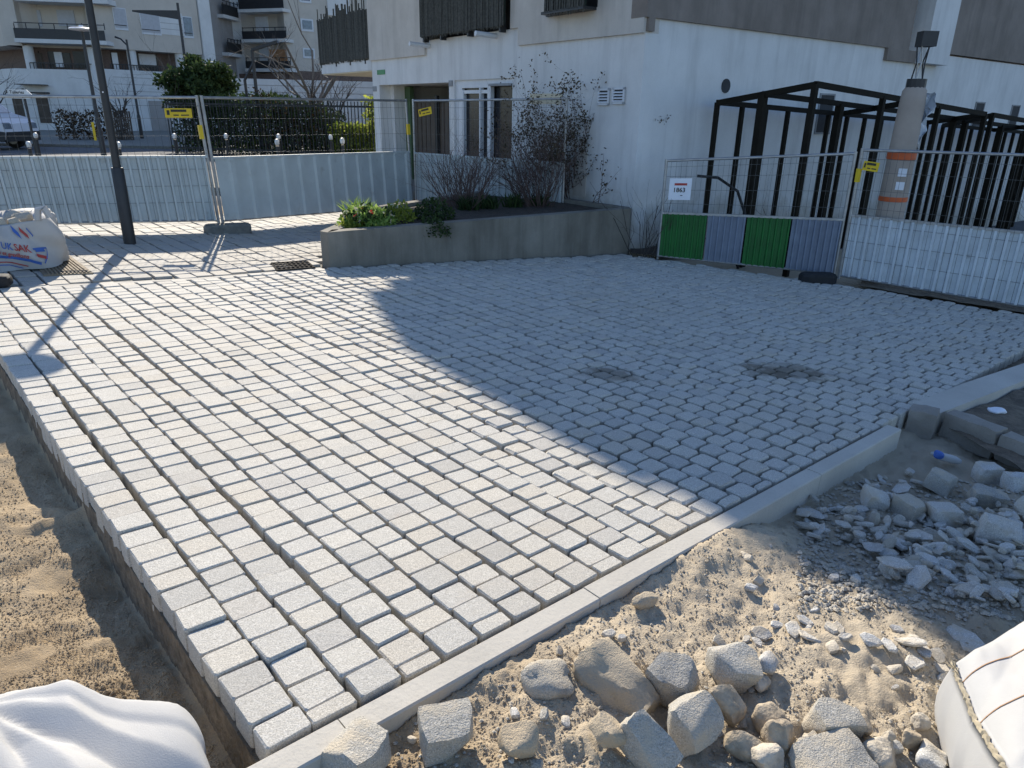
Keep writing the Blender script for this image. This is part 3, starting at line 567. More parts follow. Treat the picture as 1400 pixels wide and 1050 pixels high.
# ================================================================== PLANTER
pA, pB, pC_ = G(441, 362), G(451, 364.5), G(858, 345)
ptop = pA.z + 0.385
pl = empty('planter', pB, 'low grey concrete planter wall holding shrubs and spring flowers against the house', 'planter')
back = [FA.pt(0.05, 0, 0.02), FA.pt(3.2, 0, 0.3), pA + Vector((0.25, 2.4, 0))]
outer = [(pB.x, pB.y), (pC_.x, pC_.y), (back[0].x, back[0].y), (back[1].x, back[1].y), (back[2].x, back[2].y), (pA.x, pA.y)]
def ringwall(m_, pts, th_, z0s, z1):
    for i in range(len(pts)):
        a = Vector((*pts[i], 0)); b = Vector((*pts[(i + 1) % len(pts)], 0))
        pr = Vector((*pts[i - 1], 0)); nx_ = Vector((*pts[(i + 2) % len(pts)], 0))
        def inn(p, c, n):
            d1 = (c - p).normalized(); d2 = (n - c).normalized(); n1 = Vector((-d1.y, d1.x, 0)); n2 = Vector((-d2.y, d2.x, 0)); bis = (n1 + n2).normalized(); return c + bis * (th_ / max(0.45, bis.dot(n1)))
        ia = inn(pr, a, b); ib = inn(a, b, nx_); za, zb_ = zp(a.x, a.y) - 0.15, zp(b.x, b.y) - 0.15
        m_.hexa([Vector((a.x, a.y, za)), Vector((b.x, b.y, zb_)), Vector((ib.x, ib.y, zb_)), Vector((ia.x, ia.y, za)), Vector((a.x, a.y, z1)), Vector((b.x, b.y, z1)), Vector((ib.x, ib.y, z1)), Vector((ia.x, ia.y, z1))])
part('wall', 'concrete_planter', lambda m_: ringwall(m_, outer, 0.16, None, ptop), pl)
cen = Vector((sum(p[0] for p in outer) / 6, sum(p[1] for p in outer) / 6)); inner = [(pB.x + 0.14, pB.y + 0.16), (pC_.x - 0.3, pC_.y - 0.02), (back[0].x - 0.3, back[0].y + 0.02), (back[1].x - 0.03, back[1].y - 0.12), (back[2].x + 0.05, back[2].y - 0.1), (pA.x + 0.10, pA.y + 0.08)]
part('soil', 'soil', lambda m_: m_.prism(inner, ptop - 0.5, ptop - 0.05), pl)

# ================================================================== PLANTS
def branch(mb_, p, d, ln, r, depth, rg, tips, bend=0.25, seg=3, up=0.15, kids=(2, 3), mi=0):
    path = [p]; q = Vector(p); dd = Vector(d).normalized(); rs = [r]
    for i in range(seg):
        dd = (dd + Vector((rg.gauss(0, bend), rg.gauss(0, bend), rg.gauss(0, bend) + up)) * 0.5).normalized(); q = q + dd * (ln / seg); path.append(q); rs.append(r * (1 - 0.45 * (i + 1) / seg))
    mb_.tube(path, rs, 4 if r > 0.012 else 3, mi, cap=False); tips.append((q, dd))
    if depth > 0:
        for _ in range(rg.randint(*kids)):
            i = rg.randint(1, seg); nd = (dd + Vector((rg.gauss(0, 0.6), rg.gauss(0, 0.6), rg.gauss(0, 0.4) + 0.1))).normalized()
            branch(mb_, path[i], nd, ln * rg.uniform(0.5, 0.8), rs[i] * 0.65, depth - 1, rg, tips, bend, seg, up, kids, mi)
def shrub(name, base, hgt, spread, nst, label, bark, seed, leaf=None, nleaf=0, lsize=0.05, depth=2, r=0.012, rad=0.25, cat='shrub', group=None, up=0.12, lean=(0, 0)):
    rg = random.Random(seed); root = empty(name, base, label, cat, group); m_ = MB(); tips = []
    for _ in range(nst):
        a = rg.uniform(0, 6.28); p = Vector(base) + Vector((math.cos(a), math.sin(a), 0)) * rad * rg.random() - Vector((0, 0, 0.05)); t_ = rg.uniform(0.1, spread)
        branch(m_, p, Vector((math.cos(a) * t_ + lean[0], math.sin(a) * t_ + lean[1], 1)), hgt * rg.uniform(0.55, 0.9), r * rg.uniform(0.6, 1.2), depth, rg, tips, 0.3, 4, up)
    m_.build('stems', bark, root)
    if leaf:
        l_ = MB()
        for _ in range(nleaf):
            q, dd = rg.choice(tips); l_.leaf(q - dd * rg.uniform(0, 0.3) + Vector((rg.gauss(0, .04), rg.gauss(0, .04), rg.gauss(0, .04))), lsize * rg.uniform(0.6, 1.3), rg)
        l_.build('leaves', leaf, root)
    return root
def onz(px, py, z): d = ray(px, py); t = (z - CAMH) / d.z; return CAM + d * t
def clump(name, base, rx, ry, rz, n, size, label, leaf, seed, cat='plant', blade=False, extra=None, group=None):
    rg = random.Random(seed); root = empty(name, base, label, cat, group); m_ = MB(); base = Vector(base)
    for _ in range(n):
        a = rg.uniform(0, 6.28); rr_ = math.sqrt(rg.random()); h_ = rg.random() ** 0.7 * (1 - rr_ * rr_ * 0.7)
        p = base + Vector((math.cos(a) * rx * rr_, math.sin(a) * ry * rr_, h_ * rz))
        if blade:
            d = Vector((rg.gauss(0, 0.35), rg.gauss(0, 0.35), 1)).normalized(); p = base + Vector((math.cos(a) * rx * rr_, math.sin(a) * ry * rr_, 0)); ln = rz * rg.uniform(0.5, 1.1); e_ = d.cross(Vector((rg.gauss(0, 1), rg.gauss(0, 1), 0.2))).normalized() * size
            m2 = p + d * ln * 0.55; t2 = p + d * ln + Vector((d.x, d.y, 0)) * ln * 0.4 - Vector((0, 0, ln * 0.1)); m_.add([p - e_, p + e_, m2 + e_, m2 - e_, t2], [(0, 1, 2, 3), (3, 2, 4)])
        else: m_.leaf(p, size * rg.uniform(0.6, 1.3), rg, 0.6, 0, 0.4)
    m_.build('leaves', leaf, root)
    if extra:
        for (mat_, k, sz_) in extra:
            f_ = MB()
            for _ in range(k):
                a = rg.uniform(0, 6.28); rr_ = math.sqrt(rg.random()) * 0.95; c = base + Vector((math.cos(a) * rx * rr_, math.sin(a) * ry * rr_, rz * (rg.uniform(0.6, 1.05) * (1 - rr_ * rr_ * 0.5))))
                for _p in range(5): f_.leaf(c, sz_, rg, 0.8)
            f_.build('flowers', mat_, root)['kind'] = 'stuff'
    return root
zs = ptop - 0.05
clump('flower_clump', onz(503, 311, zs), 0.34, 0.26, 0.27, 1500, 0.06, 'bright green flowering clump with cream and red blooms at the planter end', 'leaf_fresh', 11, extra=[('petal_white', 46, 0.035), ('petal_red', 3, 0.035), ('leaf_dark', 40, 0.06)])
clump('leaf_clump', onz(478, 314, zs), 0.15, 0.14, 0.14, 260, 0.05, 'small grey-green clump spilling over the planter corner', 'leaf_lime', 12)
clump('bulb_leaves', onz(489, 300, zs), 0.16, 0.16, 0.32, 150, 0.008, 'upright blades of bulb leaves behind the flowers', 'leaf_fresh', 13, blade=True)
clump('yellow_clump', onz(546, 303, zs), 0.20, 0.16, 0.26, 520, 0.05, 'pale yellow-green bushy clump beside the flowers', 'leaf_lime', 14, extra=[('petal_white', 14, 0.03)])
iv = G(561, 345) ; ivp = pB.lerp(pC_, 0.285)
clump('trailing_plant', Vector((ivp.x, ivp.y + 0.05, ptop - 0.16)), 0.22, 0.10, 0.26, 700, 0.035, 'dark trailing plant hanging over the planter edge', 'leaf_dark', 15)
clump('dark_clump', onz(592, 300, zs), 0.3, 0.22, 0.28, 800, 0.045, 'dark green low bush behind the trailing plant', 'leaf_dark', 16)
for i, px in enumerate((640, 668, 702, 735)):
    clump('iris_leaves', onz(px, 287 - i * 2, zs), 0.16, 0.12, 0.26, 90, 0.009, 'dark green sword leaves growing along the planter soil', 'leaf_dark', 20 + i, blade=True, group='sword leaf tufts in the planter')
shrub('bare_shrub', onz(632, 284, zs), 0.95, 0.85, 60, 'leafless reddish twiggy shrub in the middle of the planter', 'twig_red', 31, depth=2, r=0.008, rad=0.25)
shrub('rose_bush', onz(777, 272, zs), 1.45, 0.8, 64, 'tall dark-stemmed rose bush with sparse leaves near the vents', 'twig_red', 32, 'leaf_rose', 10000, 0.042, 2, 0.0105, 0.30, lean=(-0.25, 0))
shrub('bare_shrub', onz(735, 282, zs), 1.05, 0.7, 60, 'leafless brown twiggy shrub leaning left below the rose bush', 'twig_red', 38, depth=2, r=0.008, rad=0.25, lean=(-0.3, 0))
shrub('young_rose', onz(812, 282, zs), 0.75, 0.2, 2, 'slender young rose beside the white wall', 'twig_red', 33, 'leaf_rose', 40, 0.05, 1, 0.008, 0.05)
shrub('twig_bush', G(878, 352), 1.05, 0.45, 14, 'bare upright twigs by the green fence and the house corner', 'bark', 34, depth=1, r=0.007, rad=0.16)
so = MB(); c4 = [G(862, 347), G(905, 356), SW.pt(1.4, zp(*SW.pt(1.4, 0).xy)), SW.pt(0.02, Z0)]; patch(so, c4, 10, 10, 0.03, 0.035, 8); tag(so.build('soil_bed', 'soil', smooth='all'), kind='structure')

# ================================================================== SITE FENCES
def wire(m_, a, b, r): m_.tube([a, b], r, 4, cap=False)
def fence(name, p0, p1, h0, h1, label, group, clad, mesh_front=True, clad_frac=0.52, gap=0.13, nv=34, rib=0.18, lean0=0.0, shear=0.0):
    """one site fence panel: tube frame, wire mesh above and across, ribbed cladding on the lower half"""
    root = empty(name, (p0 + p1) / 2, label, 'fence', group)
    d = (p1 - p0); d.z = 0; L = d.length; ax = d.normalized(); nrm = Vector((-ax.y, ax.x, 0))
    if nrm.dot(CAM - p0) < 0: nrm = -nrm
    def P(u, t, o=0.0):     # u along, t = fraction of the height
        b = p0.lerp(p1, u); h = h0 + (h1 - h0) * u; return b + Vector((0, 0, h * t)) + nrm * (o - lean0 * t) - ax * (shear * t)
    for u in (0.0, 1.0):
        m_ = MB(); m_.tube([P(u, 0.0), P(u, 1.01)], 0.021, 8); m_.build('post', 'galvanised', root, True)
    m_ = MB(); m_.tube([P(0, 0.995), P(1, 0.995)], 0.019, 8); m_.build('top_rail', 'galvanised', root, True)
    g0 = gap / h0; m_ = MB(); m_.tube([P(0, g0), P(1, g0)], 0.016, 8); m_.build('bottom_rail', 'galvanised', root, True)
    m_ = MB(); of = 0.03 if mesh_front else -0.006
    for i in range(1, nv): wire(m_, P(i / nv, g0, of), P(i / nv, 0.99, of), 0.0019)
    for t in (0.16, 0.30, 0.44, 0.57, 0.71, 0.85, 0.95): wire(m_, P(0, g0 + (1 - g0) * t * 0.98, of), P(1, g0 + (1 - g0) * t * 0.98, of), 0.0026)
    m_.build('wire_mesh', 'wire', root)['kind'] = 'stuff'
    tot = 0.0
    for (frac, mat) in clad:
        m_ = MB(); u0, u1 = tot + 0.008, tot + frac - (0.008 if tot + frac > 0.99 else 0.0); tot += frac; n = max(2, int(L * frac / rib)); prof = []
        for i in range(n):
            for t_, o_ in ((0.0, 0.0), (0.62, 0.0), (0.70, 0.032), (0.92, 0.032)): prof.append((u0 + (u1 - u0) * (i + t_) / n, o_))
        prof.append((u1, 0.0)); of2 = 0.0 if mesh_front else 0.012; sp_ = 0.006
        v = []
        for u, o_ in prof: v += [P(u, g0 + 0.004, of2 + o_), P(u, clad_frac, of2 + o_), P(u, clad_frac, of2 + o_ - sp_), P(u, g0 + 0.004, of2 + o_ - sp_)]
        f = [(i * 4 + a, i * 4 + (a + 1) % 4, i * 4 + 4 + (a + 1) % 4, i * 4 + 4 + a) for i in range(len(prof) - 1) for a in range(4)]; m_.add(v, f); m_.build('cladding_sheet', mat, root)
    m_ = MB(); m_.bar(P(0, clad_frac + 0.006, 0.004), P(1, clad_frac + 0.006, 0.004), 0.045, 0.03); m_.build('cladding_rail', 'galvanised' if clad[0][1] != 'clad_white' else 'clad_white', root)
    return P
def foot(p, ax, label, mat='foot_concrete', l=0.62, wd=0.22, h=0.13):
    m_ = MB(); ax = Vector(ax).normalized(); ay = Vector((-ax.y, ax.x, 0)); v = []
    for z, s_ in ((0, 1.0), (h * 0.75, 1.0), (h, 0.9)):
        for i, j in ((-1, -0.55), (-0.72, -1), (0.72, -1), (1, -0.55), (1, 0.55), (0.72, 1), (-0.72, 1), (-1, 0.55)): v.append(p + ax * (i * l / 2 * s_) + ay * (j * wd / 2 * s_) + Vector((0, 0, z - 0.01)))
    m_.add(v, [tuple(range(8))[::-1], tuple(range(16, 24))] + [(a + i, a + (i + 1) % 8, a + 8 + (i + 1) % 8, a + 8 + i) for a in (0, 8) for i in range(8)])
    return tag(m_.build('ballast_block', mat), label, 'ballast block', 'fence ballast blocks')
def sign(name, P, u, t, w_, h_, label, mats, lines, rot=0.0, off=0.045):
    """flat panel wired to a fence; lines = [(text, size, x, y, material index)]"""
    c = P(u, t, off); ux = (P(u + 0.01, t, off) - c).normalized(); uz = Vector((0, 0, 1)); 
    if ux.dot(RT) < 0: ux = -ux
    a = ux * math.cos(rot) + uz * math.sin(rot); b = uz * math.cos(rot) - ux * math.sin(rot); n_ = a.cross(b)
    if n_.dot(CAM - c) < 0: n_ = -n_
    m_ = MB(); q = [c + a * (i * w_ / 2) + b * (j * h_ / 2) for i, j in ((-1, -1), (1, -1), (1, 1), (-1, 1))]; m_.hexa([p - n_ * 0.004 for p in q] + q)
    pr = MB()
    for (tx, size, x, y, mi) in lines:
        if tx is None: pr.add([c + n_ * 0.003 + a * xx + b * yy for xx, yy in ((x, y), (x + size[0], y), (x + size[0], y + size[1]), (x, y + size[1]))], [(0, 1, 2, 3)], mi)
        else: text_mb(pr, tx, lambda X_, Y_: c + n_ * 0.003 + a * (x + X_) + b * (y + Y_), size, mi)
    root = m_.build(name, mats[0]); tag(root, label, 'sign'); pr.build('lettering', list(mats[1:]), root)['kind'] = 'stuff'; return root
GL = 'site fences on the left side'; GR = 'site fences on the right side'
f0 = G(303, 316); f1 = G(565, 293); fl = G(0, 322); dirL = (fl - f0); fL = f0 + dirL * 1.25
hB = height_at(f0, 132.5); hL = height_at(fL, 129.5); hC = height_at(f1, 137)
P1 = fence('site_fence', fL, f0 + Vector((-0.02, 0, 0)), hL, hB, 'wire-fronted site fence with pale cladding behind the dark lamp post', GL, [(1.0, 'clad_white')], True, 0.565, 0.13, 36, 0.115, 0.05, 0.07)
P2 = fence('site_fence', f0 + Vector((0.03, 0.02, 0)), f1, hB, hC, 'smooth pale clad site fence behind the flowering end of the planter', GL, [(1.0, 'clad_white')], False, 0.555, 0.14, 40, 0.30, 0.03, 0.07)
f2 = f1 + Vector((3.1, 0.7, 0.0)); f2.z = zp(f2.x, f2.y); dpx = None
f2 = atY(771, 240, 11.75); f2.z = zp(f2.x, f2.y)
P3 = fence('site_fence', f1 + Vector((0.06, 0, 0)), f2, hC, height_at(f2, 134), 'site fence standing behind the bare shrub and rose bush', GL, [(1.0, 'clad_white')], True, 0.545, 0.16, 36, 0.14)
foot(G(312, 318), (0.9, 0.35, 0), 'pale concrete foot block under the joint of the left fences')
m_ = MB(); [m_.bar(P1(0.99, 0.80, 0.03), P1(0.99, 0.70, 0.03), 0.05, 0.05)]; tag(m_.build('fence_clamp', 'yellow'), 'yellow clamp joining the two left fences', 'clamp', 'fence clamps')
m_ = MB(); [m_.bar(P2(0.995, 0.80, 0.03), P2(0.995, 0.71, 0.03), 0.05, 0.05)]; tag(m_.build('fence_clamp', 'yellow'), 'yellow clamp on the fence joint in front of the porch', 'clamp', 'fence clamps')
bars = lambda w_, h_: [(None, (w_ * 0.58, h_ * 0.26), -w_ * 0.28, h_ * 0.12, 0), (None, (w_ * 0.10, h_ * 0.5), -w_ * 0.43, -h_ * 0.2, 0), (None, (w_ * 0.2, h_ * 0.12), -w_ * 0.2, -h_ * 0.28, 0), (None, (w_ * 0.3, h_ * 0.12), w_ * 0.08, -h_ * 0.28, 0)]
sign('fence_sign', P1, 0.915, 0.885, 0.33, 0.115, 'yellow hire sign wired straight on the fence behind the lamp post', ['yellow', 'print_dark'], bars(0.33, 0.115))
sign('fence_sign', P3, 0.10, 0.905, 0.31, 0.12, 'tilted yellow hire sign in front of the porch', ['yellow', 'print_dark'], bars(0.31, 0.12), 0.17)
# right side: green and grey clad fence, then the worn white one
g0, g1 = G(899, 354), G(1139, 380); g2 = G(1400, 424); gd = (g2 - g1); g2 = g1 + gd * 1.5; g2.z = zp(g2.x, g2.y)
P4 = fence('site_fence', g0, g1, height_at(g0, 219), height_at(g1, 209), 'site fence with green and grey striped cladding by the house corner', GR, [(0.262, 'clad_green'), (0.218, 'clad_grey'), (0.245, 'clad_green'), (0.275, 'clad_grey')], False, 0.475, 0.05, 34, 0.075)
P5 = fence('site_fence', g1 + Vector((0.07, -0.02, 0)), g2, height_at(g1, 204), height_at(g2, 218), 'worn white clad site fence in front of the dark frames', GR, [(1.0, 'clad_worn')], True, 0.50, 0.04, 44, 0.125)
foot(G(1117, 385), (1, 0.05, 0), 'black rubber foot under the green fence end', 'rubber', 0.46, 0.24, 0.12)
sign('fence_notice', P4, 0.093, 0.72, 0.30, 0.29, 'white paper notice with a red line on the green striped fence', ['paper', 'print_red', 'print_dark'], [(None, (0.17, 0.03), -0.08, 0.05, 0), ('1863', 0.085, -0.095, -0.04, 1), (None, (0.03, 0.01), 0.01, -0.09, 1)])
sign('fence_sign', P5, 0.046, 0.88, 0.19, 0.115, 'small yellow hire sign on the worn white fence', ['yellow', 'print_dark'], bars(0.19, 0.115), -0.1)
m_ = MB(); m_.bar(P5(0.004, 0.86, 0.03), P5(0.004, 0.76, 0.03), 0.05, 0.05); tag(m_.build('fence_clamp', 'yellow'), 'dull yellow clamp joining the two right fences', 'clamp', 'fence clamps')
so = MB(); c4 = [G(1175, 388), G(1530, 446), P5(1.3, 0, -1.2), P5(0.02, 0, -1.2)]; c4[2].z = zp(c4[2].x, c4[2].y); c4[3].z = zp(c4[3].x, c4[3].y); patch(so, c4, 30, 12, 0.025, -0.02, 12); tag(so.build('earth_patch', 'earth', smooth='all'), kind='structure')

# ================================================================== DARK FRAMES (pergolas) AND WRAPPED COLUMN
aw, _ = SW.hit(979, 137); rl_ = SW.pt(aw - 0.15, 0, 0.35)
def on_vertical(px, py, p, v): V_ = VPlane(p, v); a, z = V_.hit(px, py); return V_.pt(a, z)
def frame_house(name, label, rear0, front0, rear1, front1, nposts, seed):
    """open steel frame: three long rails, cross rails, rows of posts down to the ground"""
    root = empty(name, Vector((front0.x, front0.y, zp(front0.x, front0.y))), label, 'pergola', 'dark steel frames along the side wall')
    mid0, mid1 = rear0.lerp(front0, 0.5), rear1.lerp(front1, 0.5)
    for a, b in ((rear0, rear1), (mid0, mid1), (front0, front1)):
        m_ = MB(); m_.bar(a, b, 0.055, 0.075); m_.build('long_rail', 'pergola_paint', root)
    for u in (0.0, 0.5, 1.0):
        m_ = MB(); m_.bar(rear0.lerp(rear1, u) + Vector((0, 0, -0.01)), front0.lerp(front1, u) + Vector((0, 0, -0.01)), 0.065, 0.08); m_.build('cross_rail', 'pergola_paint', root)
    for (a, b, n, w_) in ((rear0, rear1, nposts + 3, 0.06), (mid0, mid1, 4, 0.10), (front0, front1, 4, 0.07)):
        for i in range(n):
            q = a.lerp(b, i / (n - 1)); m_ = MB(); m_.bar(q, Vector((q.x, q.y, zp(q.x, q.y) - 0.1)), w_, w_); m_.build('post', 'pergola_paint', root)
    return root
wd_dir = Vector((-SV.y, SV.x, 0))
rear0 = on_vertical(981, 140, rl_, SV); front0 = on_vertical(1115, 115, rear0, wd_dir)
rear1 = on_vertical(1268, 167, rear0, SV); front1 = on_vertical(1347, 156, front0, SV)
frame_house('steel_pergola', 'dark steel pergola frame beside the round vent on the side wall', rear0, front0, rear1, front1, 9, 1)
r2 = on_vertical(1290, 171, rear0, SV); q2 = on_vertical(1357, 157, front0, SV); dlt = (front1 - front0) * 0.95; 
frame_house('steel_pergola', 'second dark steel pergola frame, beyond the wrapped column', r2, q2, r2 + (rear1 - rear0).normalized() * dlt.length, q2 + dlt, 9, 2)
# low rail fence inside
m_ = MB()
# wrapped lamp column
cb = on_vertical(1217, 290, P5(0.0, 0, -0.45), P5(1, 0) - P5(0, 0)); cb.z = zp(cb.x, cb.y)
cl = empty('wrapped_column', cb, 'lamp column wrapped in cardboard with orange tape and bare cables on top', 'lamp column')
hz = lambda y: height_at(cb, y)
part('wrapping', 'cardboard', lambda m_: m_.lathe(cb, [(0.17, -0.05), (0.172, hz(260)), (0.162, hz(200)), (0.15, hz(140)), (0.14, hz(124)), (0.11, hz(119))], 14), cl, True)
for y0, y1 in ((218, 208), (275, 268)): part('tape_band', 'tape_orange', lambda m_: m_.lathe(cb, [(0.168, hz(y0)), (0.177, hz(y0) + .005), (0.175, hz(y1) - .005), (0.165, hz(y1))], 14), cl, True)
part('collar', 'dark_metal', lambda m_: m_.lathe(cb, [(0.115, hz(122)), (0.115, hz(108))], 12), cl)
for i in range(5):
    a = i * 1.3; part('cable', 'galvanised' if i % 2 else 'dark_metal', lambda m_: m_.tube([cb + Vector((0.07 * math.cos(a), 0.07 * math.sin(a), hz(112))), cb + Vector((0.05 * math.cos(a + .6), 0.05 * math.sin(a + .6), hz(86))), cb + Vector((0.08 * math.cos(a), 0.08 * math.sin(a), hz(58)))], 0.009, 5), cl)
part('terminal_box', 'dark_metal', lambda m_: m_.box(cb + Vector((0.02, 0, hz(64))), 0.19, 0.16, hz(43) - hz(64)), cl)
cn = (CAM - cb); cn.z = 0; cn.normalize(); cx = Vector((-cn.y, cn.x, 0))
for y_ in (235, 253): part('sticker', 'paper', lambda m_: m_.box(cb + cn * 0.17 + cx * 0.05 + Vector((0, 0, hz(y_ + 5))), 0.10, 0.012, 0.10, cx), cl)
fm = MB(); fr = random.Random(4); g_ = []
for i in range(10):
    for j in range(5): t_ = i / 9; g_.append(cb + cx * (0.13 + 0.035 * j + 0.03 * math.sin(i * 1.7 + j)) + cn * (0.06 * math.sin(j * 1.4 + i) - 0.02) + Vector((0, 0, hz(125 + 80 * t_) + fr.uniform(-.03, .03))) - cx * (0.10 * t_ * j * 0.25))
fm.add(g_, [(i * 5 + j, i * 5 + j + 1, (i + 1) * 5 + j + 1, (i + 1) * 5 + j) for i in range(9) for j in range(4)]); fm.build('torn_film', 'plastic_film', cl)
shrub('twig_bush', P4(0.55, 0, -1.0), 0.9, 0.6, 9, 'bare twigs behind the green striped fence', 'bark', 36, depth=1, r=0.006, rad=0.9)
shrub('twig_bush', P5(0.75, 0, -1.2), 1.0, 0.7, 26, 'dark tangled hedge behind the worn white fence', 'bark', 37, depth=2, r=0.006, rad=0.9)
hs_ = MB(); p_ = P4(0.28, 0.80, -0.45); hs_.tube([p_ + Vector((-0.25, 0, 0.02)), p_ + Vector((0.05, 0, 0.0)), p_ + Vector((0.35, 0, -0.18)), p_ + Vector((0.5, 0, -0.5)), p_ + Vector((0.5, 0, -1.3))], 0.022, 6); tag(hs_.build('cable_duct', 'rubber', smooth=True), 'black bent cable duct rising behind the green striped fence', 'duct')

# ================================================================== NEAR LAMP POST, COVERS
lp = G(178, 333); lamp = empty('street_lamp', lp, 'dark grey lamp post standing on the pavement in front of the wire-fronted fence', 'street lamp')
hs = height_at(lp, 229)
part('base_sleeve', 'dark_metal', lambda m_: m_.lathe(lp, [(0.068, -0.05), (0.068, hs - 0.01), (0.062, hs)], 14), lamp, True)
part('pole', 'dark_metal', lambda m_: m_.lathe(lp, [(0.044, hs), (0.040, 2.86)], 12), lamp, True)
part('lamp_head', 'dark_metal', lambda m_: m_.lathe(lp + Vector((0.0, 0, 2.84)), [(0.05, 0), (0.24, 0.02), (0.27, 0.05), (0.2, 0.09), (0.06, 0.12)], 20), lamp, True)
part('rivet', 'lamp_white', lambda m_: m_.lathe(lp + Vector((0.01, -0.042, height_at(lp, 127))), [(0.008, 0), (0.008, 0.015)], 6), lamp)
def slab_px(name, pts, mat, lift, thick, label, cat):
    q = [G(x, y) for x, y in pts]; m_ = MB(); m_.prism([(p.x, p.y) for p in q], [p.z - thick for p in q], [p.z + lift for p in q]); return tag(m_.build(name, mat), label, cat)
mh = slab_px('cover_plate', ((60, 378), (128, 375), (92, 348), (40, 350)), 'plate_rust', 0.014, 0.08, 'brown ribbed cover plate in the pavement beside the printed bag', 'cover')
a, b, c, d = [G(x, y) for x, y in ((62, 377.5), (127, 374.5), (91, 348.5), (42, 350.5))]
for i in range(1, 12):
    u = i / 12; m_ = MB(); p0, p1 = a.lerp(b, u), d.lerp(c, u); m_.bar(p0 + Vector((0, 0, 0.017)), p1 + Vector((0, 0, 0.017)), 0.016, 0.012); m_.build('rib', 'plate_rust', mh)
gr = slab_px('drain_grate', ((378, 371.5), (432, 367), (420, 356.5), (368, 360)), 'iron', -0.012, 0.08, 'round-holed cast iron drain grate in front of the planter end', 'drain')
a, b, c, d = [G(x, y) for x, y in ((380, 370.5), (430, 366.5), (419, 357.5), (371, 360.8))]
for i in range(0, 9):
    u = i / 8; m_ = MB(); m_.bar(a.lerp(b, u), d.lerp(c, u), 0.022, 0.02); m_.build('grate_bar', 'cast_iron', gr)
for i in range(0, 5):
    u = i / 4; m_ = MB(); m_.bar(a.lerp(d, u) + Vector((0, 0, .004)), b.lerp(c, u) + Vector((0, 0, .004)), 0.022, 0.02); m_.build('grate_bar', 'cast_iron', gr)

# ================================================================== BIG BAGS
def tri_noise(u, v, sd):
    """random heights on a triangular lattice, joined by flat facets: sharp creases like stiff woven cloth"""
    a = u + v * 0.5; b = v; ia, ib = math.floor(a), math.floor(b); fa, fb_ = a - ia, b - ib
    hh = lambda i, j: (((i * 374761393 + j * 668265263 + sd * 97463) & 0x7fffffff) * 1274126177 >> 7 & 0xffff) / 65535.0 - 0.5
    if fa + fb_ < 1: return hh(ia, ib) * (1 - fa - fb_) + hh(ia + 1, ib) * fa + hh(ia, ib + 1) * fb_
    return hh(ia + 1, ib + 1) * (fa + fb_ - 1) + hh(ia + 1, ib) * (1 - fb_) + hh(ia, ib + 1) * (1 - fa)
def bag_surface(base, yaw, wx, wy, h, seed, bulge=0.12, lean=(0, 0), sag=0.0, fold=0.03):
    off = seed * 13.7; ca, sa = math.cos(yaw), math.sin(yaw)
    def S(u, v):
        ph = 2 * math.pi * u; c, s_ = math.cos(ph), math.sin(ph); p_ = 6.5; r = (abs(c) ** p_ + abs(s_) ** p_) ** (-1 / p_)
        bl = 1 + bulge * math.sin(math.pi * min(1, v * 0.95 + 0.05)) - 0.10 * v * v
        n_ = tri_noise(u * 14 + v * 0.8, v * 2.2 + u * 3, seed) * fold * 2.0 + tri_noise(u * 33 - v, v * 4.6 + u * 7, seed + 5) * fold * 0.8
        x = c * r * wx / 2 * bl + c * n_; y = s_ * r * wy / 2 * bl + s_ * n_; z = v * h + (mnoise.noise(Vector((c * 1.6 + off, s_ * 1.6, 3))) * 0.16 - sag * c) * v * v * h
        x += lean[0] * v * v; y += lean[1] * v * v
        return Vector(base) + Vector((x * ca - y * sa, x * sa + y * ca, z))
    return S
def bag_mesh(S, nu, nv, closed=0.0, drop=0.18):
    m_ = MB(); rows = [(j / nv, None) for j in range(nv + 1)]
    for j in range(nv + 1):
        for i in range(nu): m_.v.append(tuple(S(i / nu, j / nv)))
    ctr = sum((Vector(q) for q in m_.v[-nu:]), Vector()) / nu; L = nv + 1
    for k in range(1, 7):                        # mouth folded inwards
        t_ = k / 6
        for i in range(nu):
            q = Vector(m_.v[nv * nu + i]); q = q.lerp(ctr, t_ * 0.92); q.z += (closed * math.sin(t_ * math.pi / 2) - (0 if closed else drop * min(1, t_ * 2.2))) + 0.02 * math.sin(i * 0.9 + k); m_.v.append(tuple(q))
        L += 1
    m_.f = [(j * nu + i, j * nu + (i + 1) % nu, (j + 1) * nu + (i + 1) % nu, (j + 1) * nu + i) for j in range(L - 1) for i in range(nu)] + [tuple((L - 1) * nu + i for i in range(nu))]; m_.mi = [0] * len(m_.f); return m_
# printed bag on the pavement
bp = Vector((-5.10, 7.02, 0)); bp.z = zp(bp.x, bp.y)
dcam = (CAM - bp); yb = math.atan2(dcam.y, dcam.x) + math.pi / 2 + 0.12
S1 = bag_surface(bp, yb, 1.0, 0.75, 0.44, 3, 0.05, (0, 0), -0.12, 0.085)
bg = empty('rubble_bag', bp, 'printed white builder bag of rubble standing on the old pavement', 'bag', 'big white bags')
bag_mesh(S1, 96, 26, 0.0, 0.10).build('bag_body', 'bag_white', bg, 'all')
def pxof(p): d = p - CAM; return 700 + F_PX * d.dot(RT) / d.dot(FW)
fr_ = []
for i in range(400):
    u = i / 400; q = S1(u, 0.5); nn = (S1(u + 0.002, 0.5) - S1(u - 0.002, 0.5)).cross(Vector((0, 0, 1)))
    if nn.dot(CAM - q) > 0: fr_.append((u, pxof(q)))
us = [u for u, _ in fr_]
if max(us) - min(us) > 0.6: fr_ = [(u if u > 0.5 else u + 1, x) for u, x in fr_]
fr_.sort(key=lambda t_: t_[1]); fx_ = [x for _, x in fr_]; fu_ = [u for u, _ in fr_]
